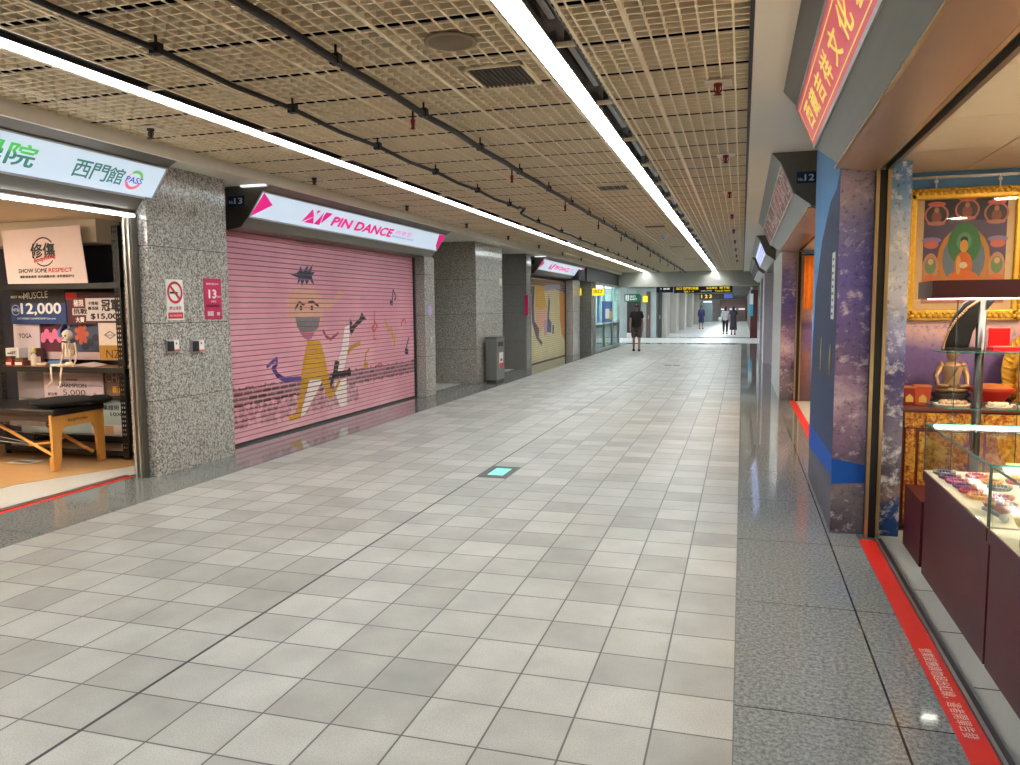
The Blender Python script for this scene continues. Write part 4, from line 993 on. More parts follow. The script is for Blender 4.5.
m = MB(); m.prism([(-.08, 0), (.1, 0), (.1, .49), (-.08, .49)], (WX - .002, 6.25, 1.55), -Y, Z, .003); m.build('strip', M_WHITE, t)
m = MB(); m.mat(C_((90, 90, 100)))
for k in range(9): m.prism([(-.06 + .02 * (k % 3), .03 + k * .05), (.04 + .01 * (k % 2), .03 + k * .05), (.04, .05 + k * .05), (-.05, .05 + k * .05)], (WX - .005, 6.25, 1.55), -Y, Z, .001)
m.build('print', None, t)
for (ya, za, zb, lab) in ((6.99, 1.11, 1.39, 'thin gilt strip on the navy mural face, farther from the corner'), (6.29, 1.12, 1.36, 'thin gilt strip on the navy mural face, nearer the corner')):
    t = thing('gilt_strip', lab, 'wall ornament', (WX, ya, za))
    m = MB(); m.tube([(WX - .005, ya, za), (WX - .008, ya - .015, (za + zb) / 2), (WX - .005, ya, zb)], [.003, .006, .002], 6); m.build('strip', pm('gilt', (206, 178, 104), .35, .6), t)
    m = MB(); m.ball((WX - .006, ya, za + .02), .007, 8); m.build('end_knob', MATS['gilt'], t)
# second right pillar, third
b = MB(); b.box(WX, 14.4, 0, 0.9, 18.0, 2.6); struct('wall_right', b, pm('pale_grey_panel', (176, 174, 172), .3, var=.06), 'pale grey pillar past the second right shop')
b = MB(); b.box(WX + .012, 14.385, 0, .9, 14.4, 2.57); struct('wall_right', b, M_MUR1, 'purple mural panel facing the viewer on the pale grey pillar')
b = MB(); b.box(0.6, 23.6, 0, 0.9, 25.2, 2.6); b.box(.6, 28.4, 0, .9, 29.4, 2.6); struct('wall_right', b, pm('lilac_grey_panel', (180, 172, 184), .35, var=.05), 'lilac grey pillar far along the right shops')
b = MB(); b.box(0.64, 29.4, 0, 0.9, 35.2, 2.6); struct('wall_right', b, M_GRAN_D, 'dark end wall of the right shops')
b = MB(); b.box(4.6, 7.95, 0, 4.7, LINT, 3.2); b.box(.9, 17.9, 0, 4.6, 18.0, 3.2); b.box(.9, 23.7, 0, 4.6, 23.8, 3.2); b.box(.9, 25.1, 0, 4.6, 25.2, 3.2); b.box(.9, 28.4, 0, 4.6, 28.5, 3.2)
struct('wall_right', b, M_BEIGE, 'inner walls of the far right shops')
b = MB(); b.box(0.9, 7.95, 2.6, 4.6, LINT, 2.66); struct('ceiling', b, M_BEIGE, 'ceiling inside the far right shops')
b = MB(); b.box(.66, 14.9, 2.6, .86, 18, 3.15); b.box(.66, 23.6, 2.6, .86, LINT, 3.15); struct('wall_right', b, M_STEEL_D, 'steel fascia above the right pillars')

# near red sign
M_PINKF = pm('lit_rose_face', (206, 66, 88), .35, var=.06, scale=2, emit=.2)
M_YEL = pm('lit_yellow_letter', (232, 220, 110), .5, emit=.22)
t, P = sign_box('shop_sign', 'rose red lit sign with yellow Chinese characters over the near right shop', 1, -1.0, 5.97)
o, u, v, W, H = lit_face(t, P, -1.0, 5.97, 1, M_PINKF)
m = MB(); m.mat(M_YEL)
for yc in range(1): 
    m.prism([(.05, H * .1), (W - .05, H * .1), (W - .05, H * .125), (.05, H * .125)], o, u, v, .002)
    m.prism([(.05, H * .875), (W - .05, H * .875), (W - .05, H * .9), (.05, H * .9)], o, u, v, .002)
    m.prism([(.05, H * .1), (.062, H * .1), (.062, H * .9), (.05, H * .9)], o, u, v, .002)
m.build('border_line', None, t)
for ch, yy in zip('西藏吉祥文化藝術', (5.70, 5.36, 5.02, 4.66, 4.28, 3.9, 3.5, 3.1)):
    m = MB(); m.mat(M_YEL); m.text(ch, o + u * (o.y - yy) + v * H * .24, u, v, .26, H * .52, .03, .003); m.build('character', None, t)
m = MB(); m.box(0.596, -1.0, 2.598, 0.612, 5.96, 2.61); m.build('brass_trim', M_BRASS, t)
m = MB(); m.add([(.612, -1, 2.603), (.612, 5.96, 2.603), (.855, 5.96, 2.566), (.855, -1, 2.566)], [(0, 1, 2, 3)]); m.add([(.612, -1, 2.606), (.612, 5.96, 2.606), (.855, 5.96, 2.569), (.855, -1, 2.569)], [(0, 3, 2, 1)]); m.build('underside_panel', M_BRONZE, t)
# second right sign (No.12)
t, P = sign_box('shop_sign', 'steel sign box with a picture panel and blue number 12 plate', 1, 8.25, 15.0)
def pic_mat():
    m, n = new_mat('sign_picture'); b = n.b
    f = n.noise(2.3, 4, None, .6, 1.2)
    c = n.ramp(f, [(.3, (70, 50, 46)), (.44, (120, 84, 70)), (.5, (96, 66, 58)), (.53, (226, 222, 218)), (.56, (96, 60, 56)), (.63, (216, 100, 110)), (.72, (176, 160, 152))])
    n.link(c, b.inputs['Base Color']); n.link(c, b.inputs['Emission Color']); b.inputs['Emission Strength'].default_value = .08; b.inputs['Roughness'].default_value = .5; b.inputs['Specular IOR Level'].default_value = .2
    return m
lit_face(t, P, 8.25, 15.0, 1, pic_mat())
m = MB(); m.mat(MATS['plate_blue']); m.box(.485, 8.235, 2.84, .665, 8.25, 2.95); m.mat(M_WHITE); m.text('No.', (.5, 8.235, 2.865), X, Z, .05, .028, .02); m.text('12', (.56, 8.235, 2.865), X, Z, .085, .06, .02); m.build('number_plate', None, t)
m = MB(); m.box(0.596, 8.25, 2.598, 0.612, 15, 2.61); m.build('brass_trim', M_BRASS, t)
m = MB(); m.add([(.612, 8.25, 2.603), (.612, 15, 2.603), (.855, 15, 2.566), (.855, 8.25, 2.566)], [(0, 1, 2, 3)]); m.add([(.612, 8.25, 2.606), (.612, 15, 2.606), (.855, 15, 2.569), (.855, 8.25, 2.569)], [(0, 3, 2, 1)]); m.build('underside_panel', M_BRONZE, t)
# third right sign with a blue-white screen
t, P = sign_box('shop_sign', 'small dark sign box with a lit blue-white striped panel, third along the right side', 1, 17.6, 23.5)
o, u, v, W, H = lit_face(t, P, 17.6, 23.5, 1, pm('lit_blue_white', (196, 206, 255), .4, emit=.4, var=.03))
m = MB()
for k in range(3): m.prism([(.1, H * (.2 + .22 * k)), (W - .1, H * (.2 + .22 * k)), (W - .1, H * (.27 + .22 * k)), (.1, H * (.27 + .22 * k))], o, u, v, .002)
m.build('stripe', pm('lit_blue_stripe', (110, 120, 230), .4, emit=.26), t)
m = MB(); m.box(.58, 17.585, 2.86, .8, 17.6, 2.98); m.build('number_plate', pm('plate_teal', (20, 66, 76), .4), t)
t, P = sign_box('shop_sign', 'dark unlit sign box at the far end of the right shops', 1, 25.4, 34.6)
o, u, v, W, H = lit_face(t, P, 25.4, 34.6, 1, M_DARK)

# door frames of the right shops
def jamb(x, y, label, z=2.57):
    t = thing('shop_jamb', label, 'door frame', (x, y, 0))
    m = MB(); m.box(x - .045, y - .03, 0, x + .05, y + .03, z); m.build('post', M_BLACK, t)
    m = MB(); m.box(x - .045, y - .045, 0, x - .022, y - .03, z); m.build('brass_edge', M_BRASS, t)
    m = MB(); m.box(x + .028, y - .045, 0, x + .05, y - .03, z); m.build('brass_edge', M_BRASS, t)
jamb(.908, 5.955, 'black and brass upright door frame beside the mural pillar of the near right shop')
jamb(.93, 14.33, 'black and brass upright door frame of the second right shop')
t = thing('overhead_track', 'dark overhead shutter track above the near right shop opening', 'track', (.91, 2.5, 2.57))
m = MB(); m.box(.862, -1, 2.57, .885, 5.9, 2.64); m.build('rail', M_BRASS, t)
m = MB(); m.box(.887, -1, 2.6, .925, 5.9, 2.68); m.build('slot', M_BLACK, t)
m = MB(); m.box(.927, -1, 2.565, .955, 5.9, 2.62); m.build('rail', M_STEEL_D, t)
t = thing('overhead_track', 'dark overhead shutter track above the second right shop opening', 'track', (.91, 11, 2.57))
m = MB(); m.box(.862, 8.0, 2.57, .885, 14.3, 2.62); m.build('rail', M_BRASS, t); m = MB(); m.box(.887, 8, 2.59, .955, 14.3, 2.6); m.build('slot', M_BLACK, t)

# ---- near right shop interior
b = MB(); b.box(.95, 6.0, 0, 1.1, 6.12, 2.63); struct('wall_back', b, M_MUR3, 'narrow blue and white mountain mural panel beside the door frame')
b = MB(); b.box(1.1, 6.62, 0, 5.2, 6.72, 2.7); struct('wall_back', b, M_MUR4, 'back wall with a lilac and pink mountain valley mural')
b = MB(); b.box(1.14, 6.612, 2.52, 5.2, 6.62, 2.7); b.mats = []; struct('wall_back', b, M_SKYB, 'blue sky band at the top of the back wall mural')
b = MB(); b.box(1.06, 6.12, 0, 1.1, 6.62, 2.7); struct('wall_right', b, M_MUR3)
b = MB(); b.box(5.2, -1.0, 0, 5.3, 6.72, 2.7); struct('wall_right', b, M_BEIGE, 'side wall of the near right shop')
b = MB(); b.box(.95, -1.1, 0, 5.2, -1.0, 2.7); struct('wall_front', b, M_BEIGE)
b = MB()
for k, (xa, xb) in enumerate(((.96, 1.56), (1.565, 2.165), (2.17, 3.0), (3.005, 4.1), (4.105, 5.2))):
    for j in range(8): b.box(xa, -1 + j * .96, 2.64, xb - .004, -1 + j * .96 + .955, 2.66)
b.box(.96, -1, 2.662, 5.2, 6.68, 2.68)
struct('ceiling', b, pm('shop_ceiling_cream', (206, 186, 156), .6, var=.05), 'cream panel ceiling inside the near right shop')
b = MB(); b.box(1.14, 6.58, 2.585, 5.2, 6.615, 2.605); struct('trim_4', b, M_ALU)
M_SPOT = pm('added_shop_lamp', (255, 226, 186), .4, emit=150, var=.01)  # out-of-view lamps added to light the shop interior
k = 0
for xx, yy, lab in ((2.3, 4.9, 'added unseen round lamp inside the near right shop, over the glass stand'), (2.3, 3.2, 'added unseen round lamp inside the near right shop, over the maroon counter'), (3.6, 4.6, 'added unseen round lamp deep inside the near right shop'), (3.0, 5.3, 'added unseen round lamp near the thangka wall of the right shop')):
    t = thing('ceiling_lamp', lab, 'ceiling lamp', (xx, yy, 2.64))
    m = MB(); m.lathe([(.12, 2.64), (.13, 2.62), (.1, 2.615)], (xx, yy, 0), 20); m.build('rim', M_WHITE, t)
    m = MB(); m.lathe([(.098, 2.618), (.095, 2.612), (.02, 2.608)], (xx, yy, 0), 20); m.build('lens', M_SPOT, t)
# framed thangka style picture
t = thing('framed_picture', 'large framed painted scroll in an ornate gold frame on the mural wall', 'picture', (1.54, 6.6, 1.55))
fx0, fx1, fz0, fz1 = 1.165, 1.985, 1.53, 2.515; yy = 6.56
M_GOLD = pm('gold_frame', (232, 184, 70), .35, .45, var=.25, scale=40)
m = MB(); w_ = .085
for r in ((fx0, fz0, fx1, fz0 + w_), (fx0, fz1 - w_, fx1, fz1), (fx0, fz0, fx0 + w_, fz1), (fx1 - w_, fz0, fx1, fz1)): m.box(r[0], yy + .01, r[1], r[2], yy + .05, r[3])
m.build('frame', M_GOLD, t, bevel=.012, seg=3)
m = MB()
n1 = 20
for k in range(n1):
    xx = fx0 + .03 + k * (fx1 - fx0 - .06) / (n1 - 1)
    for zz in (fz0 + .035, fz1 - .035): m.ball((xx, yy + .008, zz), (.021, .012, .017), 8); m.ball((xx + .018, yy + .008, zz + .022), (.014, .01, .01), 6)
n2 = 26
for k in range(n2):
    zz = fz0 + .03 + k * (fz1 - fz0 - .06) / (n2 - 1)
    for xx in (fx0 + .035, fx1 - .035): m.ball((xx, yy + .008, zz), (.017, .012, .021), 8)
m.build('carved_border', M_GOLD, t)
m = MB(); m.box(fx0 + .06, yy + .03, fz0 + .06, fx1 - .06, yy + .045, fz1 - .06); m.build('mat_board', pm('gold_mat', (226, 196, 150), .5), t)
o = Vector((fx0 + .135, yy + .03, fz0 + .13)); PW, PH = fx1 - fx0 - .27, fz1 - fz0 - .2
m = MB(); rect(m, C_((96, 84, 120)), o, 0, 0, PW, PH, .001)
rect(m, C_((44, 44, 70)), o, 0, PH * .78, PW, PH, .0014); rect(m, C_((196, 130, 96)), o, 0, 0, PW, PH * .3, .0014)
def E(c, cx, cz, rx, rz, l): blob(m, C_(c), o, PW * cx, PH * cz, PW * rx, PH * rz, l, 18)
for cx, cz in ((.15, .84), (.52, .88), (.87, .84)):
    E((206, 120, 120), cx, cz, .15, .1, .002); E((70, 60, 70), cx, cz, .125, .085, .0024); E((150, 90, 80), cx, cz - .02, .06, .06, .0028); E((196, 140, 110), cx, cz + .045, .03, .025, .003); E((220, 110, 110), cx, cz + .1, .11, .025, .0026); E((200, 130, 120), cx, cz - .08, .11, .02, .003)
E((206, 140, 60), .5, .42, .32, .3, .0018); E((110, 130, 150), .5, .42, .26, .26, .0022); E((62, 130, 84), .5, .56, .2, .2, .0026); E((90, 160, 120), .5, .58, .09, .09, .003)
E((218, 110, 40), .5, .36, .11, .13, .0034); E((224, 120, 50), .5, .24, .19, .07, .0036); E((222, 160, 80), .5, .54, .05, .06, .0038); E((60, 50, 70), .5, .6, .045, .03, .0036); E((228, 170, 90), .44, .36, .03, .09, .0042); E((222, 214, 190), .5, .36, .05, .03, .0044); E((230, 180, 60), .5, .16, .24, .03, .004)
for cx in (.1, .9):
    E((220, 120, 110), cx, .56, .09, .04, .0022); E((150, 140, 190), cx, .6, .12, .03, .002); E((206, 150, 120), cx, .34, .1, .14, .0022); E((120, 150, 110), cx, .36, .07, .08, .0026); E((220, 120, 70), cx, .22, .09, .06, .003); E((224, 180, 140), cx, .4, .035, .03, .0032)
for k in range(7): E(((150, 120, 150), (196, 150, 110), (110, 130, 160))[k % 3], .08 + .14 * k, .08, .06, .05, .003)
m.build('painting', None, t)
m = MB(); m.box(fx0 + .06, yy + .012, fz0 + .06, fx1 - .06, yy + .014, fz1 - .06); m.build('glass', glass('picture_glass', (255, 255, 255), .02), t)
for xx in (1.37, 1.79):
    m = MB(); m.tube([(xx, 6.585, 2.6), (xx, 6.58, 2.56), (xx, 6.575, fz1 - .01)], .005, 6); m.ball((xx, 6.58, 2.565), .014, 8); m.build('hook', M_WHITE, t)
# gilt cabinet
t = thing('altar_cabinet', 'carved red and gold altar cabinet against the mural wall of the near right shop', 'cabinet', (2.0, 6.3, 0))
cx0, cx1, cy0, cy1, cz1 = 1.13, 2.9, 6.15, 6.55, .93
def gold_carve():
    m, n = new_mat('carved_gold_red'); b = n.b
    f = n.noise(26, 5, None, .7, 1.6); g = n.noise(9, 3, None, .5, 2.2)
    c = n.ramp(n.math('ADD', n.math('MULTIPLY', f, .6), n.math('MULTIPLY', g, .4)), [(.38, (96, 30, 18)), (.46, (176, 84, 30)), (.54, (224, 164, 50)), (.66, (240, 200, 90))])
    n.link(c, b.inputs['Base Color']); b.inputs['Roughness'].default_value = .35; n.link(n.bump(f, .6, .01), b.inputs['Normal'])
    return m
M_CARVE = gold_carve(); M_MAHOG = pm('mahogany', (122, 52, 34), .35, var=.2, scale=12)
m = MB(); m.box(cx0, cy0 + .02, .04, cx1, cy1, cz1 - .04); m.build('body', M_MAHOG, t)
m = MB(); m.box(cx0 - .02, cy0 - .01, cz1 - .04, cx1 + .02, cy1, cz1); m.build('top', M_MAHOG, t, bevel=.008)
m = MB(); m.box(cx0 + .01, cy0, cz1 - .16, cx1, cy0 + .02, cz1 - .05); m.build('carved_frieze', M_CARVE, t, bevel=.004)
for k in range(4):
    xa = cx0 + .02 + k * .43
    m = MB(); m.box(xa, cy0, .06, xa + .07, cy0 + .025, cz1 - .17); m.build('carved_post', M_CARVE, t, bevel=.006)
    if k < 4:
        m = MB(); m.box(xa + .09, cy0 + .005, .1, xa + .41, cy0 + .02, cz1 - .19); dr = m.build('door', M_CARVE, t, bevel=.01)
        m = MB(); m.ball((xa + .38, cy0 - .005, .45), .014, 8); m.build('knob', M_GOLD, dr)
# offering boxes and statues on the cabinet
for i, (px, w2, h, c, lab) in enumerate(((908, .033, .12, (170, 30, 20), 'red and gold offering box at the left end of the altar cabinet'), (921, .044, .13, (214, 84, 40), 'orange offering box beside the red one on the altar cabinet'))):
    x = aty(px, 400, 6.25).x; t = thing('offering_box', lab, 'box', (x, 6.25, cz1))
    m = MB(); m.prism([(-w2, 0), (w2, 0), (w2 * 1.3, h), (-w2 * 1.3, h)], (x, 6.3, cz1), X, Z, .1); m.build('body', C_(c), t, bevel=.004)
    m = MB(); m.prism([(-.025, .02), (.025, .02), (.025, .055), (0, .08), (-.025, .055)], (x, 6.1995, cz1), X, Z, .003); m.build('emblem', C_((236, 196, 90)), t)
    m = MB(); m.box(x - w2 * 1.32, 6.195, cz1 + h, x + w2 * 1.32, 6.305, cz1 + h + .012); m.build('rim', C_((226, 130, 70)), t)
def statue(x, y, z, s, mat, label, halo=False):
    t = thing('buddha_statue', label, 'statue', (x, y, z))
    DK = pm('dark_lotus', (60, 52, 44), .5)
    m = MB(); m.lathe([(.2 * s, 0), (.22 * s, .02 * s), (.2 * s, .05 * s), (.17 * s, .07 * s), (.21 * s, .11 * s), (.2 * s, .13 * s)], (x, y, z), 24, 1, .6); m.build('lotus_base', DK if not halo else mat, t)
    m = MB()
    # crossed legs, torso, neck and head as one turned body with arms
    m.ball((x, y, z + .17 * s), (.2 * s, .12 * s, .05 * s), 18)
    m.lathe([(.12 * s, .16 * s), (.1 * s, .24 * s), (.085 * s, .3 * s), (.1 * s, .38 * s), (.115 * s, .44 * s), (.1 * s, .48 * s), (.04 * s, .5 * s), (.034 * s, .53 * s)], (x, y, z), 18, 1, .65)
    m.lathe([(.03 * s, .51 * s), (.05 * s, .54 * s), (.06 * s, .58 * s), (.058 * s, .62 * s), (.04 * s, .66 * s), (.022 * s, .67 * s), (.022 * s, .7 * s), (.004 * s, .72 * s)], (x, y, z), 16, 1, 1.05)
    m.ball((x, y - .062 * s, z + .585 * s), (.008 * s, .012 * s, .014 * s), 8)
    for e in (-1, 1):
        m.ball((x + e * .06 * s, y, z + .58 * s), (.008 * s, .012 * s, .026 * s), 8)
        m.tube([(x + e * .11 * s, y, z + .46 * s), (x + e * .165 * s, y - .01 * s, z + .32 * s), (x + e * .15 * s, y - .08 * s, z + .22 * s), (x + e * .05 * s, y - .12 * s, z + .22 * s)], [.04 * s, .034 * s, .027 * s, .022 * s], 10)
        m.ball((x + e * .11 * s, y, z + .455 * s), .045 * s, 10)
    m.build('figure', mat, t)
    m = MB()
    for e in (-1, 1): m.ball((x + e * .02 * s, y - .056 * s, z + .6 * s), (.008 * s, .004 * s, .003 * s), 6)
    m.ball((x, y - .055 * s, z + .56 * s), (.014 * s, .004 * s, .003 * s), 6); m.build('face_detail', DK, t)
    m = MB(); m.prism([(-.06 * s, .0), (.05 * s, -.02 * s), (.1 * s, .2 * s), (.06 * s, .2 * s)], (x, y - .085 * s, z + .24 * s), X, Z, .012 * s); m.build('robe_fold', pm('robe_tan', (186, 150, 110), .4, .3), t)
    if halo:
        m = MB(); 
        m.prism(oval(0, .36 * s, .3 * s, .42 * s, 30), (x, y + .12 * s, z), X, Z, .02)
        for k in range(15):
            a = math.pi * (.04 + .92 * k / 14); m.tube([(x + .2 * s * math.cos(a), y + .1 * s, z + .4 * s + .26 * s * math.sin(a)), (x + .3 * s * math.cos(a - .18), y + .09 * s, z + .38 * s + .4 * s * math.sin(a - .18))], [.028 * s, .014 * s], 6)
        for k in range(6):
            for e in (-1, 1): m.tube([(x + e * .17 * s, y + .1 * s, z + (.06 + .06 * k) * s), (x + e * .29 * s, y + .09 * s, z + (.1 + .06 * k) * s)], [.026 * s, .014 * s], 6)
        m.build('halo', M_GOLD, t)
    return t
statue(1.47, 6.33, cz1, .62, pm('bronze_buddha', (178, 144, 108), .4, .5), 'seated bronze figure on a dark lotus base behind the glass stand')
statue(2.02, 6.36, cz1, .68, M_GOLD, 'gilded seated statue with a ribbed leaf-shaped halo at the right edge', True)
x = 1.72
t = thing('offering_bowl', 'wide red and orange offering bowl on the altar cabinet behind the steel pole', 'bowl', (x, 6.3, cz1))
m = MB(); m.lathe([(.05, 0), (.07, .02), (.13, .1), (.15, .13), (.14, .13), (.06, .04), (.001, .03)], (x, 6.28, cz1), 24); m.build('bowl', C_((196, 40, 26)), t)
m = MB(); m.lathe([(.138, .12), (.1, .15), (.001, .16)], (x, 6.28, cz1), 20); m.build('fabric_fill', C_((226, 132, 60)), t)

# display stand: plinth, steel pole, glass shelves, maroon lit header
t = thing('display_stand', 'glass display stand with steel pole, two glass shelves and a dark maroon lit header', 'display stand', (1.5, 5.55, 0))
M_MAR = pm('maroon_laminate', (70, 16, 24), .42, spec=.25, var=.1, scale=6)
M_MARD = pm('maroon_header', (58, 16, 26), .35, var=.1)
M_GL = glass('clear_glass', (252, 255, 253), .02); M_GLE = pm('green_glass_edge', (58, 122, 112), .15, var=.15)
m = MB(); m.box(1.1, 5.32, .0, 2.3, 5.84, .42); m.build('plinth', M_MAR, t, bevel=.004)
m = MB(); m.box(1.13, 5.4, 1.69, 2.3, 5.82, 1.80); m.build('header', M_MARD, t, bevel=.003)
m = MB(); m.box(1.18, 5.46, 1.684, 2.26, 5.78, 1.69); m.build('led_panel', pm('lit_led_panel', (255, 244, 226), .4, emit=3, var=.02), t)
m = MB(); m.tube([(1.455, 5.6, .42), (1.455, 5.6, 1.69)], .027, 18); m.build('pole', pm('chrome_pole', (110, 110, 110), .3, 1.0), t)
def glass_shelf(z, xl, parent):
    m = MB(); pts = [(2.26, 5.4), (2.26, 5.78), (xl + .1, 5.78), (xl + .03, 5.74), (xl, 5.66), (xl, 5.52), (xl + .03, 5.44), (xl + .1, 5.4)]
    m.prism(pts, (0, 0, z), X, Y, .008); s_ = m.build('glass_shelf', M_GL, parent)
    m = MB()
    for k in range(len(pts)):
        a, c = pts[k], pts[(k + 1) % len(pts)]; m.tube([(a[0], a[1], z + .004), (c[0], c[1], z + .004)], .0042, 5)
    m.build('glass_edge', M_GLE, s_)
glass_shelf(1.35, 1.2, t); glass_shelf(1.0, 1.17, t)
for xx in (1.27, 1.62):
    m = MB(); m.box(xx, 5.4, .42, xx + .005, 5.404, 1.69); m.build('glass_panel_edge', pm('glass_edge_dark', (60, 80, 76), .2), t)
# necklace bust on the upper shelf
t = thing('necklace_stand', 'tall curved black necklace stand with a bead string on the upper glass shelf', 'jewellery stand', (1.33, 5.6, 1.358))
zz = 1.358
m = MB(); m.prism([(-.1, .02), (.04, .02), (.06, .12), (.12, .24), (.18, .32), (.03, .32), (-.0, .3), (-.05, .22), (-.085, .12)], (1.35, 5.62, zz), X, Z, .035); m.build('bust', M_BLACK, t, bevel=.006)
m = MB(); m.box(1.25, 5.54, zz, 1.45, 5.68, zz + .02); m.build('foot', M_BLACK, t, bevel=.003)
m = MB()
pts = [(1.43, 5.58, zz + .315), (1.37, 5.575, zz + .27), (1.31, 5.575, zz + .2), (1.265, 5.575, zz + .12), (1.245, 5.575, zz + .05), (1.24, 5.575, zz + .01)]
for a, c in zip(pts[:-1], pts[1:]):
    a, c = Vector(a), Vector(c)
    for k in range(6): m.ball(a + (c - a) * k / 6, .0085, 6)
m.build('bead_string', pm('tan_beads', (176, 130, 92), .4), t)
t = thing('jewellery_box', 'open bright red jewellery box on the upper glass shelf', 'box', (1.56, 5.58, 1.358))
m = MB(); m.box(1.5, 5.5, 1.358, 1.68, 5.63, 1.385); m.build('base', pm('bright_red', (222, 20, 24), .4), t, bevel=.004)
m = MB(); m.box(1.51, 5.625, 1.385, 1.63, 5.645, 1.5); m.build('lid', MATS['bright_red'], t, bevel=.004)
m = MB(); m.box(1.515, 5.52, 1.385, 1.62, 5.61, 1.388); m.build('cushion', C_((250, 120, 110)), t)
# bead trays on the lower shelf
def bead_tray(x, y, z, cols, label, rx=.09, n=26, seed=1, tray=True):
    t = thing('bead_tray', label, 'jewellery', (x, y, z)); rr = random.Random(seed)
    m = MB(); m.lathe([(rx, 0), (rx * 1.08, .012), (rx * .98, .012), (rx * .9, .006), (.001, .005)], (x, y, z), 22, 1, .7); m.build('tray', C_((228, 214, 196)), t)
    m = MB()
    for k in range(n):
        a = 2 * math.pi * k / n; r_ = rx * (.5 + .3 * rr.random()); m.mat(C_(cols[k % len(cols)])); m.ball((x + r_ * math.cos(a), y + .7 * r_ * math.sin(a), z + .02), .012, 6)
    m.build('bead_bracelet', None, t)
    return t
bead_tray(1.3, 5.56, 1.008, [(206, 190, 150), (196, 150, 120)], 'round tray of cream beads at the left of the lower glass shelf', .1, seed=2)
bead_tray(1.55, 5.5, 1.008, [(230, 220, 180), (240, 230, 210)], 'tray of pale beads on the lower glass shelf right of the pole', .07, seed=3)
bead_tray(1.72, 5.56, 1.008, [(60, 50, 46), (90, 80, 76)], 'tray of dark beads at the right of the lower glass shelf', .08, seed=4)
# glass counters
def counter(y0, y1, label):
    t = thing('display_counter', label, 'display counter', (1.35, (y0 + y1) / 2, 0))
    x0, x1 = 1.08, 1.66
    m = MB(); m.box(x0 + .012, y0 + .004, 0, x1, y1 - .012, .58); m.build('cabinet', M_MAR, t, bevel=.002)
    m = MB(); m.box(x0, y0 + .002, .58, x1 + .01, y1, .64); m.build('ledge', M_MAR, t, bevel=.003)
    m = MB(); m.box(x0 + .008, y0 + .006, .64, x1, y1 - .008, .646); m.build('display_bed', pm('cream_bed', (236, 224, 202), .6, var=.04), t)
    zt = .925; g = .006
    for nm, bx in (('front_glass', (x0 + .004, y0 + .006, .646, x0 + .004 + g, y1 - .006, zt)), ('end_glass', (x0 + .01, y1 - .012, .646, x1, y1 - .006, zt)), ('top_glass', (x0 + .004, y0 + .004, zt, x1, y1 - .004, zt + g))):
        m = MB(); m.box(*bx); m.build(nm, M_GL, t)
    m = MB(); e = .005
    m.box(x0 + .001, y0 + .004, zt - .002, x0 + .006, y1 - .004, zt + .008); m.box(x0, y1 - .006, zt - .002, x1, y1 - .002, zt + .008)
    m.box(x0 + .002, y0 + .004, zt, x1, y0 + .008, zt + .008)
    m.build('glass_edge', M_GLE, t)
    m = MB(); m.box(x0 + .002, y1 - .012, .646, x0 + .008, y1 - .006, zt); m.box(x0 + .002, y0 + .004, .646, x0 + .008, y0 + .008, zt); m.build('corner_edge', MATS['glass_edge_dark'], t)
    m = MB(); m.box(x0 + .05, y1 - .03, zt - .012, x1, y1 - .014, zt - .002); m.box(x1 - .03, y0 + .02, zt - .02, x1 - .004, y1 - .03, zt - .002); m.build('end_led_and_added_strip', pm('lit_counter_led', (255, 250, 236), .4, emit=16, var=.01), t)  # back strip, hidden from view, is added to brighten the display bed
    return t
counter(3.915, 5.22, 'maroon counter with a glass display case, the farther of the two units')
counter(2.3, 3.905, 'nearer maroon counter with a glass display case, at the photo edge')
# goods in the cases
rr = random.Random(5)
GC = [(120, 60, 90), (176, 70, 80), (90, 96, 110), (206, 120, 60), (150, 40, 60), (200, 160, 70), (110, 130, 110)]
goods = []
spots = [(1.17, 5.1, 'grey'), (1.17, 4.98, 'plum'), (1.18, 4.86, 'rose'), (1.19, 4.74, 'plum'), (1.19, 4.62, 'red'), (1.2, 4.5, 'amber'), (1.33, 5.05, 'red'), (1.36, 4.9, 'amber'), (1.36, 4.74, 'grey'), (1.3, 4.5, 'rose'), (1.5, 4.93, 'red'), (1.52, 4.76, 'plum'), (1.24, 4.36, 'brown'), (1.46, 4.5, 'amber')]
colr = {'grey': (98, 106, 116), 'plum': (130, 60, 96), 'rose': (196, 96, 120), 'red': (190, 50, 60), 'amber': (222, 150, 60), 'brown': (120, 66, 56)}
z0 = .646
def bracelet(x, y, col, label, r=.05, tilt=0):
    t = thing('bead_bracelet', label, 'bracelet', (x, y, z0), 'bead bracelets in the farther glass case')
    m = MB(); n = 18
    for k in range(n):
        a = 2 * math.pi * k / n; m.ball((x + r * math.cos(a), y + r * math.sin(a), z0 + .012), .0095, 6)
    m.build('beads', C_(colr[col]), t)
    m = MB(); m.ball((x + r, y, z0 + .016), .015, 8); m.build('focal_bead', C_((226, 200, 130)), t)
    m = MB(); m.lathe([(.052, 0), (.054, .003), (.001, .004)], (x, y, z0), 16); m.build('pad', C_(tuple(min(255, int(c * .5 + 120)) for c in colr[col])), t)
place = ['at the far end by the glass', 'beside the far end bracelet', 'third along the front edge', 'fourth along the front edge', 'fifth along the front edge', 'sixth along the front edge', 'in the second row at the far end', 'second in the second row', 'third in the second row', 'beside the sixth of the front edge', 'in the back row at the far end', 'second in the back row', 'nearest the case split', 'in the second row before the case split']
for (x, y, col), pl in zip(spots, place): bracelet(x, y, col, '%s bead bracelet in the farther glass case, %s' % (col, pl))
t = thing('trinket_bowl', 'brown trinket bowl of mixed beads near the split of the two glass cases', 'bowl', (1.21, 4.2, z0))
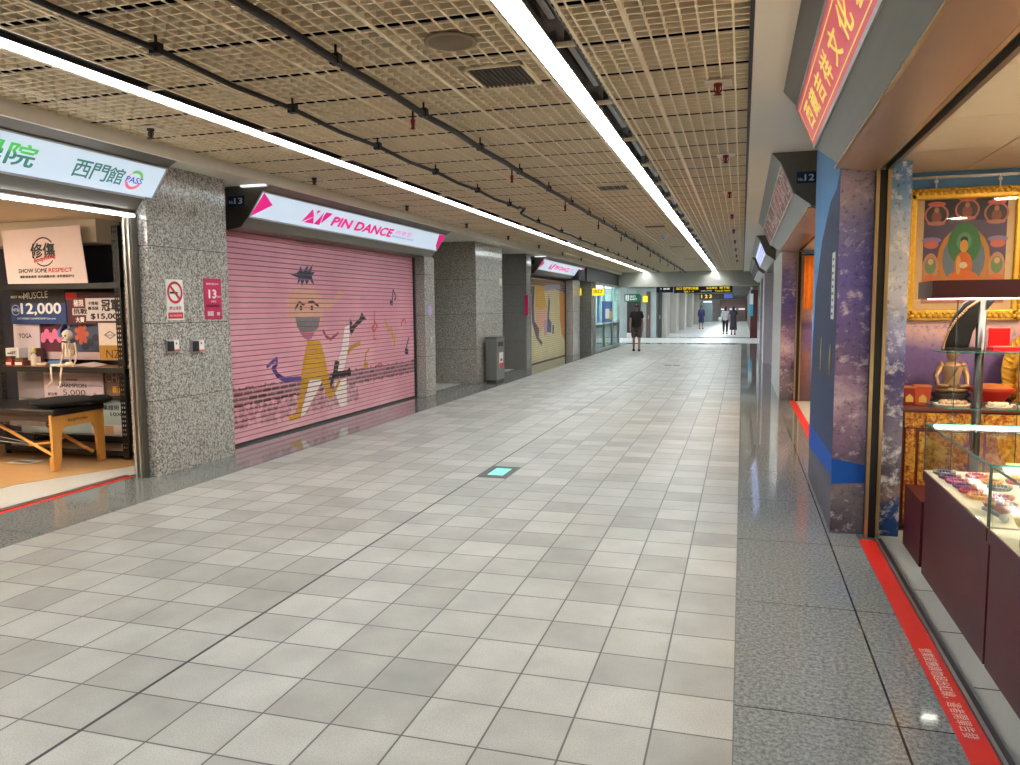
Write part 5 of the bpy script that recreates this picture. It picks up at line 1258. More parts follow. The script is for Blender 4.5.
m = MB(); m.lathe([(.03, 0), (.06, .02), (.075, .05), (.068, .05), (.04, .02), (.001, .015)], (1.21, 4.2, z0), 20); m.build('bowl', C_((150, 84, 66)), t)
m = MB()
for k in range(14): m.mat(C_(GC[k % 7])); a = k * 2.4; r_ = .012 * math.sqrt(k); m.ball((1.21 + r_ * math.cos(a), 4.2 + r_ * math.sin(a), z0 + .045), .014, 6)
m.build('beads', None, t)
t = thing('ritual_bell', 'small silver handled ritual tool lying near the front glass', 'trinket', (1.16, 4.1, z0))
m = MB(); m.tube([(1.13, 4.16, z0 + .03), (1.15, 4.1, z0 + .03), (1.17, 4.03, z0 + .022)], [.01, .012, .01], 8); m.build('handle', C_((120, 126, 140)), t)
m = MB(); m.ball((1.175, 4.01, z0 + .022), (.022, .026, .02), 10); m.build('head', M_ALU, t)
t = thing('red_casket', 'small red and white casket in the farther glass case', 'box', (1.4, 4.28, z0))
m = MB(); m.box(1.34, 4.22, z0, 1.48, 4.34, z0 + .07); m.build('body', C_((196, 60, 44)), t, bevel=.006)
m = MB(); m.box(1.36, 4.218, z0 + .02, 1.46, 4.22, z0 + .05); m.build('panel', C_((240, 220, 200)), t)
m = MB(); m.box(1.335, 4.215, z0 + .07, 1.485, 4.345, z0 + .085); m.build('lid', C_((226, 150, 120)), t, bevel=.005)
t = thing('yellow_figure', 'yellow carved figure at the back of the farther glass case', 'ornament', (1.55, 4.6, z0))
m = MB(); m.lathe([(.05, 0), (.06, .03), (.045, .08), (.055, .12), (.03, .15), (.035, .18), (.001, .21)], (1.55, 4.6, z0), 16); m.build('body', C_((232, 196, 60)), t)
m = MB(); m.lathe([(.065, 0), (.065, .02), (.05, .025)], (1.55, 4.6, z0), 16); m.build('base', C_((150, 60, 40)), t)
t = thing('golden_cup', 'wide gold footed offering cup in the nearer glass case', 'cup', (1.2, 3.72, z0))
m = MB(); m.lathe([(.04, 0), (.045, .01), (.02, .025), (.02, .035), (.06, .06), (.075, .1), (.07, .1), (.05, .07), (.001, .06)], (1.2, 3.72, z0), 24); m.build('cup', pm('gold_cup', (236, 200, 90), .35, .5, var=.2), t)
m = MB(); m.lathe([(.068, .09), (.05, .105), (.001, .11)], (1.2, 3.72, z0), 18); m.build('filling', C_((226, 206, 140)), t)
for i, (x, y, c, lab) in enumerate(((1.17, 3.56, (150, 140, 90), 'olive carved seal in the nearer glass case, closest to the photo edge'), (1.33, 3.72, (206, 70, 66), 'red cloth covered box in the nearer glass case'), (1.36, 3.56, (226, 120, 110), 'pink cloth covered box in the nearer glass case'))):
    t = thing('small_carving', lab, 'ornament', (x, y, z0))
    m = MB(); m.box(x - .055, y - .05, z0, x + .055, y + .05, z0 + .035); m.build('base', C_(c), t, bevel=.006)
    m = MB(); m.ball((x, y, z0 + .045), (.04, .034, .03), 12); m.build('knot', C_(tuple(min(255, k + 30) for k in c)), t)
for i, (x, y, c, h, lab) in enumerate(((1.5, 3.78, (214, 60, 60), .06, 'red gift box in the nearer glass case, at the back by the case split'), (1.48, 3.6, (236, 200, 110), .05, 'gold wrapped box in the nearer glass case, behind the pink box'), (1.55, 4.35, (150, 60, 120), .05, 'plum gift box in the farther glass case, behind the red casket'), (1.55, 5.08, (240, 206, 120), .06, 'gold gift box in the far back corner of the farther glass case'))):
    t = thing('gift_box', lab, 'box', (x, y, z0))
    m = MB(); m.box(x - .05, y - .05, z0, x + .05, y + .05, z0 + h); m.build('body', C_(c), t, bevel=.005)
    m = MB(); m.box(x - .053, y - .053, z0 + h, x + .053, y + .053, z0 + h + .018); m.build('lid', C_(tuple(min(255, k + 20) for k in c)), t, bevel=.004)
# second right shop: orange hanging and side wall
b = MB(); b.box(.97, 14.36, 0, 4.6, 14.4, 2.6); struct('wall_right', b, M_MUR4, 'pinkish mural wall inside the second right shop')
p0 = aty(806, 256, 13.9); p1 = aty(814, 309, 13.9)
t = thing('hanging_banner', 'bright orange cloth banner hanging inside the second right shop', 'banner', (1.2, 13.9, 2.0))
m = MB(); n = 24; xa = p0.x - .02; xb = xa + .5
for k in range(n):
    a = xa + (xb - xa) * k / n; c = xa + (xb - xa) * (k + 1) / n
    f = lambda s: 13.9 + .02 * math.sin((s - xa) * 70)
    m.add([(a, f(a), p1.z), (c, f(c), p1.z), (c, f(c), p0.z), (a, f(a), p0.z)], [(0, 1, 2, 3)], True)
o_ = m.build('cloth', pm('orange_cloth', (246, 140, 22), .6, var=.15, emit=0), t); o_.modifiers.new('thick', 'SOLIDIFY').thickness = .006
m = MB(); m.tube([(xa - .05, 13.9, p0.z + .02), (xb + .05, 13.9, p0.z + .02)], .012, 8); m.build('rod', M_DARK, t)
for xx, yy, lab in ((2.0, 12.6, 'round ceiling lamp in the second right shop, over the orange banner'), (2.0, 10.0, 'round ceiling lamp in the second right shop, nearer the mural pillar')):
    t = thing('ceiling_lamp', lab, 'ceiling lamp', (xx, yy, 2.6))
    m = MB(); m.lathe([(.14, 2.6), (.15, 2.585), (.12, 2.58)], (xx, yy, 0), 20); m.build('rim', M_WHITE, t)
    m = MB(); m.lathe([(.118, 2.583), (.115, 2.577), (.02, 2.572)], (xx, yy, 0), 20); m.build('lens', pm('lit_shop_lamp_amber', (255, 206, 140), .4, emit=200, var=.01), t)
# ---------------------------------------------------------------- things on the ceiling
def vent(x0, x1, y0, y1, label):
    t = thing('ceiling_vent', label, 'vent', ((x0 + x1) / 2, (y0 + y1) / 2, GZ - .012), 'air vents in the ceiling grid')
    m = MB(); z = GZ - .01
    for r in ((x0, y0, x1, y0 + .02), (x0, y1 - .02, x1, y1), (x0, y0, x0 + .02, y1), (x1 - .02, y0, x1, y1)): m.box(r[0], r[1], z - .006, r[2], r[3], z + .01)
    m.build('frame', M_GRID, t)
    m = MB(); m.box(x0 + .02, y0 + .02, z + .01, x1 - .02, y1 - .02, z + .014); m.build('backing', M_BLACK, t)
    m = MB(); k = x0 + .03
    while k < x1 - .03: m.box(k, y0 + .02, z - .003, k + .008, y1 - .02, z + .008); k += .03
    m.build('louvre', pm('vent_slat', (96, 86, 72), .5), t)
vent(-1.77, -1.36, 4.9, 5.38, 'dark louvred air vent beside the right light strip, nearest the viewer')
for yy, lab in ((10.2, 'second dark air vent along the right light strip'), (15.3, 'third dark air vent along the right light strip'), (20.6, 'fourth dark air vent along the right light strip'), (26.0, 'farthest dark air vent along the right light strip')): vent(-1.85, -1.42, yy - .2, yy + .25, lab)
t = thing('ceiling_speaker', 'round beige ceiling speaker between the black pipe and the right light strip', 'speaker', (-1.65, 4.39, GZ))
m = MB(); m.lathe([(.15, GZ), (.155, GZ - .014), (.135, GZ - .016), (.001, GZ - .012)], (-1.65, 4.39, 0), 32); m.build('rim', pm('speaker_beige', (150, 134, 108), .6), t)
m = MB(); m.lathe([(.13, GZ - .0135), (.128, GZ - .019), (.001, GZ - .021)], (-1.65, 4.39, 0), 32); m.build('grille', pm('speaker_grille', (128, 112, 90), .8, var=.3, scale=120), t)
for x, y, lab in ((-3.73, 17.5, 'white smoke detector on the ceiling near the left light strip'), (-1.65, 17.3, 'white smoke detector on the ceiling left of the right light strip'), (-3.3, 26, 'white smoke detector far along the ceiling')):
    t = thing('smoke_detector', lab, 'smoke detector', (x, y, GZ))
    m = MB(); m.lathe([(.1, GZ - .003), (.1, GZ - .03), (.085, GZ - .04)], (x, y, 0), 24); m.build('base', M_WHITE, t)
    m = MB(); m.lathe([(.07, GZ - .04), (.065, GZ - .07), (.04, GZ - .085), (.001, GZ - .09)], (x, y, 0), 20); m.build('sensor', M_WHITE, t)
def sprinkler(x, y, label, red, plate=True):
    t = thing('sprinkler', label, 'sprinkler', (x, y, GZ), 'ceiling sprinklers')
    if plate:
        m = MB(); m.box(x - .09, y - .09, GZ - .012, x + .09, y + .09, GZ - .006); m.build('plate', pm('cream_plate', (214, 204, 186), .5), t, bevel=.002)
    m = MB(); m.lathe([(.03, GZ - .012), (.03, GZ - .03), (.014, GZ - .035), (.014, GZ - .07), (.022, GZ - .075), (.001, GZ - .08)], (x, y, 0), 14); m.build('head', red, t)
    m = MB(); m.tube([(x - .02, y, GZ - .035), (x - .028, y, GZ - .06), (x, y, GZ - .085), (x + .028, y, GZ - .06), (x + .02, y, GZ - .035)], .005, 5); m.lathe([(.03, GZ - .086), (.03, GZ - .09), (.001, GZ - .091)], (x, y, 0), 12); m.build('deflector', red, t)
RH = pm('red_sprinkler', (136, 26, 22), .45)
for k in range(9): sprinkler(-.19, 5.75 + 2.68 * k, 'red sprinkler head on a cream plate, %s in the row by the right soffit' % ORD[k], RH)
for k in range(8): sprinkler(-4.83, 5.62 + 2.64 * k, 'dark sprinkler head on a cream plate, %s in the row by the left signs' % ORD[k], pm('dark_sprinkler', (60, 30, 28), .45))
# black pipes under the grid
def pipe(pts, r, label, clamps, drops):
    t = thing('ceiling_pipe', label, 'pipe', pts[0])
    m = MB(); m.tube(pts, r, 8); m.build('pipe', M_BLACK, t)
    for (x, y, z) in clamps:
        m = MB(); m.box(x - .03, y - .025, z - .03, x + .03, y + .025, z + .03); m.box(x - .006, y - .006, z + .03, x + .006, y + .006, GZ + .01); m.build('clamp', M_BLACK, t)
    for (x, y, z) in drops:
        m = MB(); m.mat(M_BLACK); m.tube([(x - .05, y, z), (x - .05, y, z - .06)], .008, 6); m.mat(RH); m.lathe([(.014, -.06), (.018, -.075), (.012, -.12), (.02, -.135), (.006, -.14)], (x - .05, y, z), 10); m.build('red_drop', None, t)
pz = 3.125
rng = random.Random(3)
pp = [(-2.335, 1.0, pz)] + [(-2.335 + .008 * rng.random(), 1.0 + .67 * k, pz - (.012 if k % 2 else 0)) for k in range(1, 51)]
pipe(pp, .024, 'long black cable pipe with clamps and red drops running along the middle of the ceiling', [(-2.333, 4.28 + 1.33 * k, pz) for k in range(22)], [(-2.333, 2.9 + 2.62 * k, pz) for k in range(12)])
pp = [(-3.2, 1.0 + .7 * k, pz - (.02 if k % 2 else 0)) for k in range(15)] + [(-3.22, 11.3, pz), (-3.24, 11.45, pz + .04), (-3.24, 11.7, pz + .04)]
pipe(pp, .018, 'thinner black cable drooping between clamps along the left half of the ceiling', [(-3.2, 2.4 + 1.4 * k, pz) for k in range(7)], [])
pp = [(-3.24, 11.75, pz + .05), (-3.36, 11.95, pz + .01)] + [(-3.37, 12.2 + .9 * k, pz - (.02 if k % 2 else 0)) for k in range(25)]
pipe(pp, .018, 'thin black cable continuing along the far left half of the ceiling', [(-3.37, 13.1 + 1.8 * k, pz) for k in range(12)], [])

# ---------------------------------------------------------------- far end of the passage
# glass shopfront past the yellow shutter
t = thing('glass_shopfront', 'glass shopfront with steel mullions and a blue poster at the far left corner', 'shopfront', (-5.3, 32, 0))
m = MB()
for yy in (29.15, 31.2, 33.2, 35.1): m.box(-5.36, yy - .03, 0, -5.28, yy + .03, 2.6)
m.box(-5.36, 29.1, 2.5, -5.28, 35.15, 2.6); m.box(-5.36, 29.1, 0, -5.28, 35.15, .06); m.box(-5.36, 29.1, 1.0, -5.28, 35.15, 1.04)
m.build('mullion_frame', M_ALU, t)
for ya, yb in ((29.18, 31.17), (31.23, 33.17), (33.23, 35.07)):
    m = MB(); m.box(-5.33, ya, .06, -5.32, yb, 2.5); m.build('pane', glass('shop_glass', (214, 232, 228), .3), t)
m = MB(); m.box(-5.37, 29.2, .08, -5.345, 35.06, .98); m.build('frosted_panel', pm('frosted_grey', (206, 222, 216), .25, var=.1), t)
b = MB(); b.box(-8.0, 29.1, 0, -7.9, 35.2, 2.6); b.box(-8, 35.1, 0, -5.4, 35.2, 2.6); struct('wall_left', b, pm('far_shop_wall', (196, 204, 206), .6, var=.1, scale=2), 'pale inner wall behind the far glass shopfront')
m = MB(); m.box(-7.8, 29.2, 2.5, -5.5, 34.9, 2.53); tag(m.build('ceiling_lamp', pm('lit_far_panel', (236, 246, 250), .4, emit=5)), 'lit ceiling panel inside the far glass shop', 'ceiling lamp')
t = thing('poster', 'blue and white poster on the far glass shopfront', 'poster', (-5.3, 31, 1.4))
m = MB(); m.box(-5.278, 30.4, 1.06, -5.27, 32.9, 1.9); m.build('sheet', C_((40, 84, 150)), t)
m = MB(); m.mat(M_WHITE); m.box(-5.27, 31.2, 1.2, -5.266, 32.2, 1.6); m.mat(C_((226, 190, 60))); m.box(-5.27, 32.3, 1.15, -5.266, 32.8, 1.5); m.build('print', None, t)
t = thing('poster', 'pale blue standing poster at the near edge of the far glass shopfront', 'poster', (-5.3, 29.7, 1.0))
m = MB(); m.box(-5.278, 29.3, 1.06, -5.27, 30.2, 2.3); m.build('sheet', C_((150, 186, 206)), t)
m = MB(); m.box(-5.27, 29.4, 1.1, -5.266, 29.7, 2.2); m.build('print', C_((60, 100, 160)), t)
# hanging signs
M_SY = pm('lit_sign_yellow', (252, 214, 40), .5, emit=.34); M_SW = pm('lit_sign_white', (236, 240, 240), .5, emit=.42)
M_SGREEN = pm('lit_exit_green', (24, 110, 76), .4, emit=.2); M_SBLUE = pm('lit_sign_blue', (70, 96, 170), .4, emit=.24)
def hang_sign(name, label, pa, pb, yy, base, draw, ztop=3.0, cat='hanging sign', rods=True):
    a = aty(pa[0], pa[1], yy); c = aty(pb[0], pb[1], yy)
    t = thing(name, label, cat, ((a.x + c.x) / 2, yy, c.z))
    m = MB(); m.box(a.x, yy, c.z, c.x, yy + .14, a.z); m.build('box', base, t, bevel=.004)
    draw(t, Vector((a.x, yy - .002, c.z)), c.x - a.x, a.z - c.z)
    if rods:
        for xx in (a.x + .15 * (c.x - a.x), a.x + .85 * (c.x - a.x)):
            m = MB(); m.tube([(xx, yy + .07, a.z), (xx, yy + .07, ztop)], .012, 6); m.build('hanger', M_ALU, t)
    return t
def d_exit(t, o, W, H):
    m = MB(); m.mat(M_SW); rect(m, M_SW, o, W * .08, H * .14, W * .3, H * .86, .001); m.build('pictogram_panel', None, t)
    m = MB(); m.mat(M_SGREEN); m.tube([o + X * W * .2 + Z * H * .68 - Y * .002, o + X * W * .19 + Z * H * .42 - Y * .002, o + X * W * .13 + Z * H * .2 - Y * .002], H * .045, 5); m.tube([o + X * W * .19 + Z * H * .42 - Y * .002, o + X * W * .26 + Z * H * .2 - Y * .002], H * .045, 5); m.ball(o + X * W * .21 + Z * H * .76 - Y * .002, H * .07, 8); m.build('running_figure', None, t)
    m = MB(); m.mat(M_SW).text('出口', o + X * W * .38 + Z * H * .52, X, Z, W * .34, H * .3, .02, .002); m.text('EXIT', o + X * W * .38 + Z * H * .2, X, Z, W * .46, H * .2, .02, .002); m.build('lettering', None, t)
hang_sign('exit_sign', 'green lit exit sign with white running figure hanging above the walking man', (624.5, 294), (639.5, 301.5), 37.5, M_SGREEN, d_exit)
M_SB = pm('black_sign', (14, 14, 16), .35)
def d_dirA(t, o, W, H):
    m = MB(); m.mat(M_SW).text('↑ 捷運', o + X * W * .2 + Z * H * .5, X, Z, W * .6, H * .3, .02, .002); m.build('lettering', None, t)
hang_sign('direction_sign', 'black hanging direction sign with small white writing, leftmost of the row', (656.5, 287), (673, 292.5), 37, M_SB, d_dirA)
def d_dirB(t, o, W, H):
    m = MB(); m.mat(M_SY); 
    m.text('出口 西門町商圈', o + X * W * .04 + Z * H * .5, X, Z, W * .38, H * .38, .03, .002); m.text('Exit 1 · 6', o + X * W * .18 + Z * H * .12, X, Z, W * .16, H * .24, .03, .002)
    m.text('台北車站', o + X * W * .56 + Z * H * .56, X, Z, W * .18, H * .32, .03, .002); m.text('地下街', o + X * W * .78 + Z * H * .52, X, Z, W * .17, H * .38, .03, .002); m.text('Taipei Main', o + X * W * .7 + Z * H * .12, X, Z, W * .26, H * .26, .03, .002)
    m.mat(M_SW).text('Underground Market', o + X * W * .47 + Z * H * .2, X, Z, W * .18, H * .16, .02, .002); m.build('lettering', None, t)
hang_sign('direction_sign', 'wide black hanging direction sign with yellow writing across the passage', (674, 286.5), (732.5, 292.5), 37, M_SB, d_dirB)
def d_row2(t, o, W, H):
    m = MB(); m.mat(M_SY); m.text('1 2 3', o + X * W * .06 + Z * H * .2, X, Z, W * .3, H * .6, .04, .002); m.build('lettering', None, t)
    m = MB(); rect(m, M_SBLUE, o, W * .72, H * .1, W * .98, H * .9, .001); m.build('blue_field', None, t)
hang_sign('direction_sign', 'second black hanging sign with yellow numbers, below and behind the wide one', (699.5, 293.8), (733.5, 298.8), 44.5, M_SB, d_row2)
for (xa, xb, yy, lab) in ((571.5, 581.5, 29.0, 'yellow lit sign plate above the pillar past the yellow shutter'), (592.5, 604, 29.1, 'yellow lit direction plate above the far glass shopfront')):
    a = aty(xa, 288.5, 28.5); c = aty(xb, 295.5, 28.5)
    y_ = 27.75 if xa < 590 else 28.6
    a = aty(xa, 288.5, y_); c = aty(xb, 295.5, y_)
    t = thing('direction_sign', lab, 'hanging sign', (a.x, y_, c.z))
    m = MB(); m.box(a.x, y_ - .06, c.z, c.x, y_, a.z); m.build('box', M_SY, t, bevel=.004)
    m = MB(); m.mat(M_SB).text('出口', Vector((a.x + .05, y_ - .062, c.z + .09)), X, Z, (c.x - a.x) * .7, .13, .02, .002); m.build('lettering', None, t)
a = aty(653, 290, 40); t = thing('direction_sign', 'small yellow sign on a post in the crossing passage', 'hanging sign', (a.x, 40, a.z))
a0 = aty(643, 296, 41); a1 = aty(647.5, 302, 41)
m = MB(); m.box(a0.x, 41, a1.z, a1.x, 41.1, a0.z); m.build('box', M_SY, t); m = MB(); m.tube([((a0.x + a1.x) / 2, 41.05, a0.z), ((a0.x + a1.x) / 2, 41.05, 3.0)], .012, 6); m.build('hanger', M_ALU, t)
# far left walls and columns beyond the crossing
M_PILW = pm('pale_far_column', (190, 186, 176), .4, var=.05); M_FDARK = pm('far_dark_panel', (72, 72, 72), .4, var=.1)
b = MB()
for (y0, y1) in ((43.4, 45.2), (50, 52), (57.5, 59.5), (66, 68), (76, 78)): b.box(-4.5, y0, 0, -3.95, y1, 3.0)
struct('wall_left', b, M_PILW, 'pale columns along the left of the passage beyond')
b = MB(); b.box(-4.4, 45.2, 0, -4.3, FAR, 3.0); struct('wall_left', b, pm('far_shop_shutters', (140, 140, 134), .35, var=.25, scale=1.2), 'grey shopfronts along the left of the passage beyond')
b = MB(); b.box(-8.6, 43.3, 0, -4.5, 43.5, 3.0); struct('wall_back', b, pm('far_glass_front', (186, 200, 198), .25, var=.25, scale=1.5), 'glassy shopfront across the crossing passage')
b = MB(); b.box(-14, 48, 0, -8.6, 48.2, 3.0); b.box(-14.1, 35, 0, -14, 48, 3); b.box(-14, 35.2, 0, -8, 35.3, 3); struct('wall_back', b, M_GRAN_D, 'dark walls of the crossing passage')
for (xa, xb, yy, c, lab) in ((646.5, 650, 43.2, (104, 82, 76), 'brown narrow doorway panel beside the exit sign'), (658, 661.5, 43.2, (60, 62, 62), 'dark upright door panel left of the first far column')):
    a = aty(xa, 296, yy); c2 = aty(xb, 338, yy); t = thing('door_panel', lab, 'door', (a.x, yy, 0))
    m = MB(); m.box(a.x, yy, 0, c2.x, yy + .08, 2.5); m.build('leaf', C_(c), t); m = MB(); m.box(c2.x - .12, yy - .03, 1.0, c2.x - .08, yy, 1.2); m.build('handle', M_ALU, t)
t = thing('brick_panel', 'dark brown brick wall panel under the green exit sign', 'wall panel', (-6.3, 43, 0))
a = aty(627, 310, 43.0); c = aty(640, 334, 43.0)
def brick():
    m, n = new_mat('far_brick'); b_ = n.b
    k = n.add('ShaderNodeTexBrick'); k.inputs['Scale'].default_value = 3; k.inputs['Color1'].default_value = rgb((104, 82, 70)); k.inputs['Color2'].default_value = rgb((80, 66, 60)); k.inputs['Mortar'].default_value = rgb((50, 46, 44))
    n.link(n.objc(), k.inputs['Vector']); n.link(k.outputs[0], b_.inputs['Base Color']); return m
m = MB(); m.box(a.x, 43.0, 0.25, c.x, 43.2, 2.3); m.build('bricks', brick(), t); m = MB(); m.box(a.x, 42.95, 0, c.x, 43.2, .25); m.build('white_plinth', M_WHITE, t)
# far right
b = MB(); b.box(.5, 43.3, 0, .9, FAR, 3.0); b.box(2.5, 35.2, 0, 2.6, 44, 3.0); struct('wall_right', b, pm('far_right_wall', (120, 112, 106), .5, var=.2, scale=1), 'right wall of the passage beyond')
a = aty(751, 300, 43.2); c = aty(756, 338, 43.2)
m = MB(); m.box(.42, 43.0, 0, .9, 43.3, 2.5); tag(m.build('column', pm('dark_red_column', (86, 40, 36), .4)), 'dark red column at the far right of the passage', 'column')
t = thing('banner_stand', 'white and teal upright banner at the far right before the red column', 'banner', (.42, 42.4, 0))
m = MB(); m.box(.36, 42.4, 1.15, .54, 42.42, 2.3); m.build('cloth', C_((206, 222, 226)), t); m = MB(); m.box(.36, 42.396, 1.15, .54, 42.4, 1.75); m.build('teal_print', C_((60, 160, 190)), t)
m = MB(); m.tube([(.45, 42.43, 0), (.45, 42.43, 2.35)], .012, 6); m.box(.3, 42.3, 0, .6, 42.5, .03); m.build('stand', M_DARK, t)
# end wall with shops
b = MB(); b.box(-4.5, FAR - .2, 0, 1, FAR, 3.0); struct('wall_back', b, pm('end_wall_grey', (196, 186, 178), .5, var=.25, scale=1.4), 'far end wall of the passage')
t = thing('far_shop', 'dim shop display with lit shelves at the far end of the passage', 'shop display', (-1, 90, 0))
m = MB(); m.box(-2.4, 90.5, 0, .4, 91.6, 1.0); m.build('counter', C_((130, 114, 106)), t); m = MB(); m.box(-2.4, 91.2, 1.0, .4, 91.6, 2.4); m.build('back_panel', C_((140, 112, 106)), t)
for k in range(3):
    m = MB(); m.box(-2.3 + .95 * k, 90.9, 1.3, -1.6 + .95 * k, 91.2, 1.42); m.build('lit_shelf', M_SW, t)
t = thing('glass_door', 'lit glass doorway left of the far end wall', 'door', (-3.6, 88, 0))
m = MB(); m.box(-4.2, 88, 0, -3.1, 88.1, 2.3); m.build('leaf', pm('far_door_glass', (140, 160, 160), .2), t); m = MB(); m.box(-4.1, 87.98, 2.1, -3.2, 88, 2.25); m.build('lit_strip', M_SW, t)
# lights of the passage beyond
for k, yy in enumerate((38.5, 41, 46.5, 49.5, 55, 58.5, 64, 68, 74, 82, 87)):  # the last panel is added to brighten the end wall
    t = thing('ceiling_light', '%s lit panel on the pale ceiling of the passage beyond the lintel' % ORD[k], 'ceiling light', (-1.8, yy, 3.0), 'ceiling panels beyond the lintel')
    m = MB(); m.box(-2.8, yy - .35, 2.975, -.8, yy + .35, 3.0); m.build('housing', M_WHITE, t); m = MB(); m.box(-2.75, yy - .3, 2.97, -.85, yy + .3, 2.975); m.build('diffuser', pm('lit_far_light', (240, 248, 255), .4, emit=12, var=.01), t)
for k, xx in enumerate((-7, -10.5)):
    t = thing('ceiling_light', ('lit panel over the crossing passage, left of the exit sign', 'lit panel deep in the crossing passage')[k], 'ceiling light', (xx, 39.5, 3.0))
    m = MB(); m.box(xx - 1, 39, 2.975, xx + 1, 40, 3.0); m.build('housing', M_WHITE, t); m = MB(); m.box(xx - .95, 39.05, 2.97, xx + .95, 39.95, 2.975); m.build('diffuser', MATS['lit_far_light'], t)
# floor plate
for (xx, yy, lab) in ((-2.0, 22.5, 'small dark floor plate far along the tiles, left one of a pair'), (-1.75, 22.5, 'small dark floor plate far along the tiles, right one of a pair')):
    p = fl_ = None
    t = thing('floor_plate', lab, 'floor plate', (xx, yy, 0)); m = MB(); m.box(xx - .09, yy - .12, 0, xx + .09, yy + .12, .004); m.build('plate', M_DARK, t); m = MB(); m.ring((xx, yy, .004), X, Y, .05, .012, .001, 14); m.build('ring', M_ALU, t)

# ---------------------------------------------------------------- people
def skin(name, J, E_, mat, parent, sub=2):
    """one continuous skinned surface: J = {joint: (pos, radius_x, radius_y)}"""
    me = bpy.data.meshes.new(name); ks = list(J); ix = {k: i for i, k in enumerate(ks)}
    me.from_pydata([Vector(J[k][0]) for k in ks], [(ix[a], ix[b_]) for a, b_ in E_], [])
    o = bpy.data.objects.new(name, me); C.objects.link(o); o.parent = parent
    md = o.modifiers.new('skin', 'SKIN'); md.use_smooth_shade = True
    for k, v_ in zip(ks, me.skin_vertices[0].data): v_.radius = (J[k][1], J[k][2] if len(J[k]) > 2 else J[k][1])
    me.skin_vertices[0].data[0].use_root = True
    s_ = o.modifiers.new('sub', 'SUBSURF'); s_.levels = sub; s_.render_levels = sub
    me.materials.append(mat)
    return o
SKIN_ = pm('skin_tone', (168, 122, 100), .55, var=.06); HAIR = pm('black_hair', (20, 17, 16), .5)
def person(label, x, y, rot, hgt, top, top_len, sleeve, bottom, bot_len, hair_long, shoe, stride=.18, arm_bend=.1, skirt=False, cap=False, wide=1.0):
    """figure facing -Y before rotation; dimensions for 1.7 m, scaled"""
    k = hgt / 1.72
    t = thing('person', label, 'person', (x, y, 0)); t.rotation_euler = (0, 0, rot)
    V = lambda a, b_, c: (a * k, b_ * k, c * k)
    J = {'pelvis': (V(0, 0, .93), .13 * k, .1 * k), 'waist': (V(0, .005, 1.08), .125 * k, .09 * k), 'chest': (V(0, .0, 1.28), .15 * k, .1 * k), 'neck0': (V(0, .01, 1.42), .07 * k, .06 * k), 'neck': (V(0, .0, 1.49), .05 * k), 'head0': (V(0, -.015, 1.56), .065 * k, .075 * k), 'head1': (V(0, -.012, 1.64), .075 * k, .088 * k), 'head2': (V(0, -.005, 1.70), .05 * k, .06 * k)}
    E_ = [('pelvis', 'waist'), ('waist', 'chest'), ('chest', 'neck0'), ('neck0', 'neck'), ('neck', 'head0'), ('head0', 'head1'), ('head1', 'head2')]
    for s_, n_ in ((-1, 'r'), (1, 'l')):
        sw = stride * s_
        J.update({'sh' + n_: (V(s_ * .175, 0, 1.41), .06 * k), 'el' + n_: (V(s_ * .23, .02 + sw * .5, 1.1), .043 * k), 'wr' + n_: (V(s_ * .235, -.06 + sw * .7, .87), .03 * k), 'pa' + n_: (V(s_ * .232, -.075 + sw * .75, .79), .036 * k, .02 * k)})
        E_ += [('chest', 'sh' + n_), ('sh' + n_, 'el' + n_), ('el' + n_, 'wr' + n_), ('wr' + n_, 'pa' + n_)]
        for f in range(4):
            J['f%d%s' % (f, n_)] = (V(s_ * (.232 - .004 * f), -.105 + sw * .75 + .02 * f, .715 + .008 * abs(f - 1)), .009 * k)
            E_.append(('pa' + n_, 'f%d%s' % (f, n_)))
        J['th' + n_] = (V(s_ * .215, -.115 + sw * .75, .775), .01 * k); E_.append(('pa' + n_, 'th' + n_))
        J.update({'hip' + n_: (V(s_ * .09, 0, .86), .095 * k), 'kn' + n_: (V(s_ * .1, -.03 - sw * .55, .49), .06 * k), 'an' + n_: (V(s_ * .1, .02 - sw * .9 , .09 ), .04 * k), 'to' + n_: (V(s_ * .11, -.13 - sw * .9, .035), .035 * k, .03 * k)})
        E_ += [('pelvis', 'hip' + n_), ('hip' + n_, 'kn' + n_), ('kn' + n_, 'an' + n_), ('an' + n_, 'to' + n_)]
    skin('body', J, E_, SKIN_, t)
    # clothing
    w_ = wide
    T_ = {'a': (V(0, 0, top_len - .09), .185 * k * w_, .145 * k * w_), 'b': (V(0, .005, 1.12), .185 * k * w_, .14 * k * w_), 'c': (V(0, 0, 1.29), .19 * k * w_, .13 * k * w_), 'd': (V(0, .005, 1.46), .095 * k, .085 * k)}
    TE = [('a', 'b'), ('b', 'c'), ('c', 'd')]
    for s_, n_ in ((-1, 'r'), (1, 'l')):
        sw = stride * s_; e = Vector(J['sh' + n_][0]).lerp(Vector(J['el' + n_][0]), min(sleeve, 1)); 
        T_['s' + n_] = (J['sh' + n_][0], .088 * k); T_['e' + n_] = (tuple(e), .078 * k if sleeve < .9 else .06 * k); TE += [('c', 's' + n_), ('s' + n_, 'e' + n_)]
        if sleeve > 1: T_['w' + n_] = (tuple(Vector(J['el' + n_][0]).lerp(Vector(J['wr' + n_][0]), sleeve - 1)), .042 * k); TE.append(('e' + n_, 'w' + n_))
    skin('top', T_, TE, top, t)
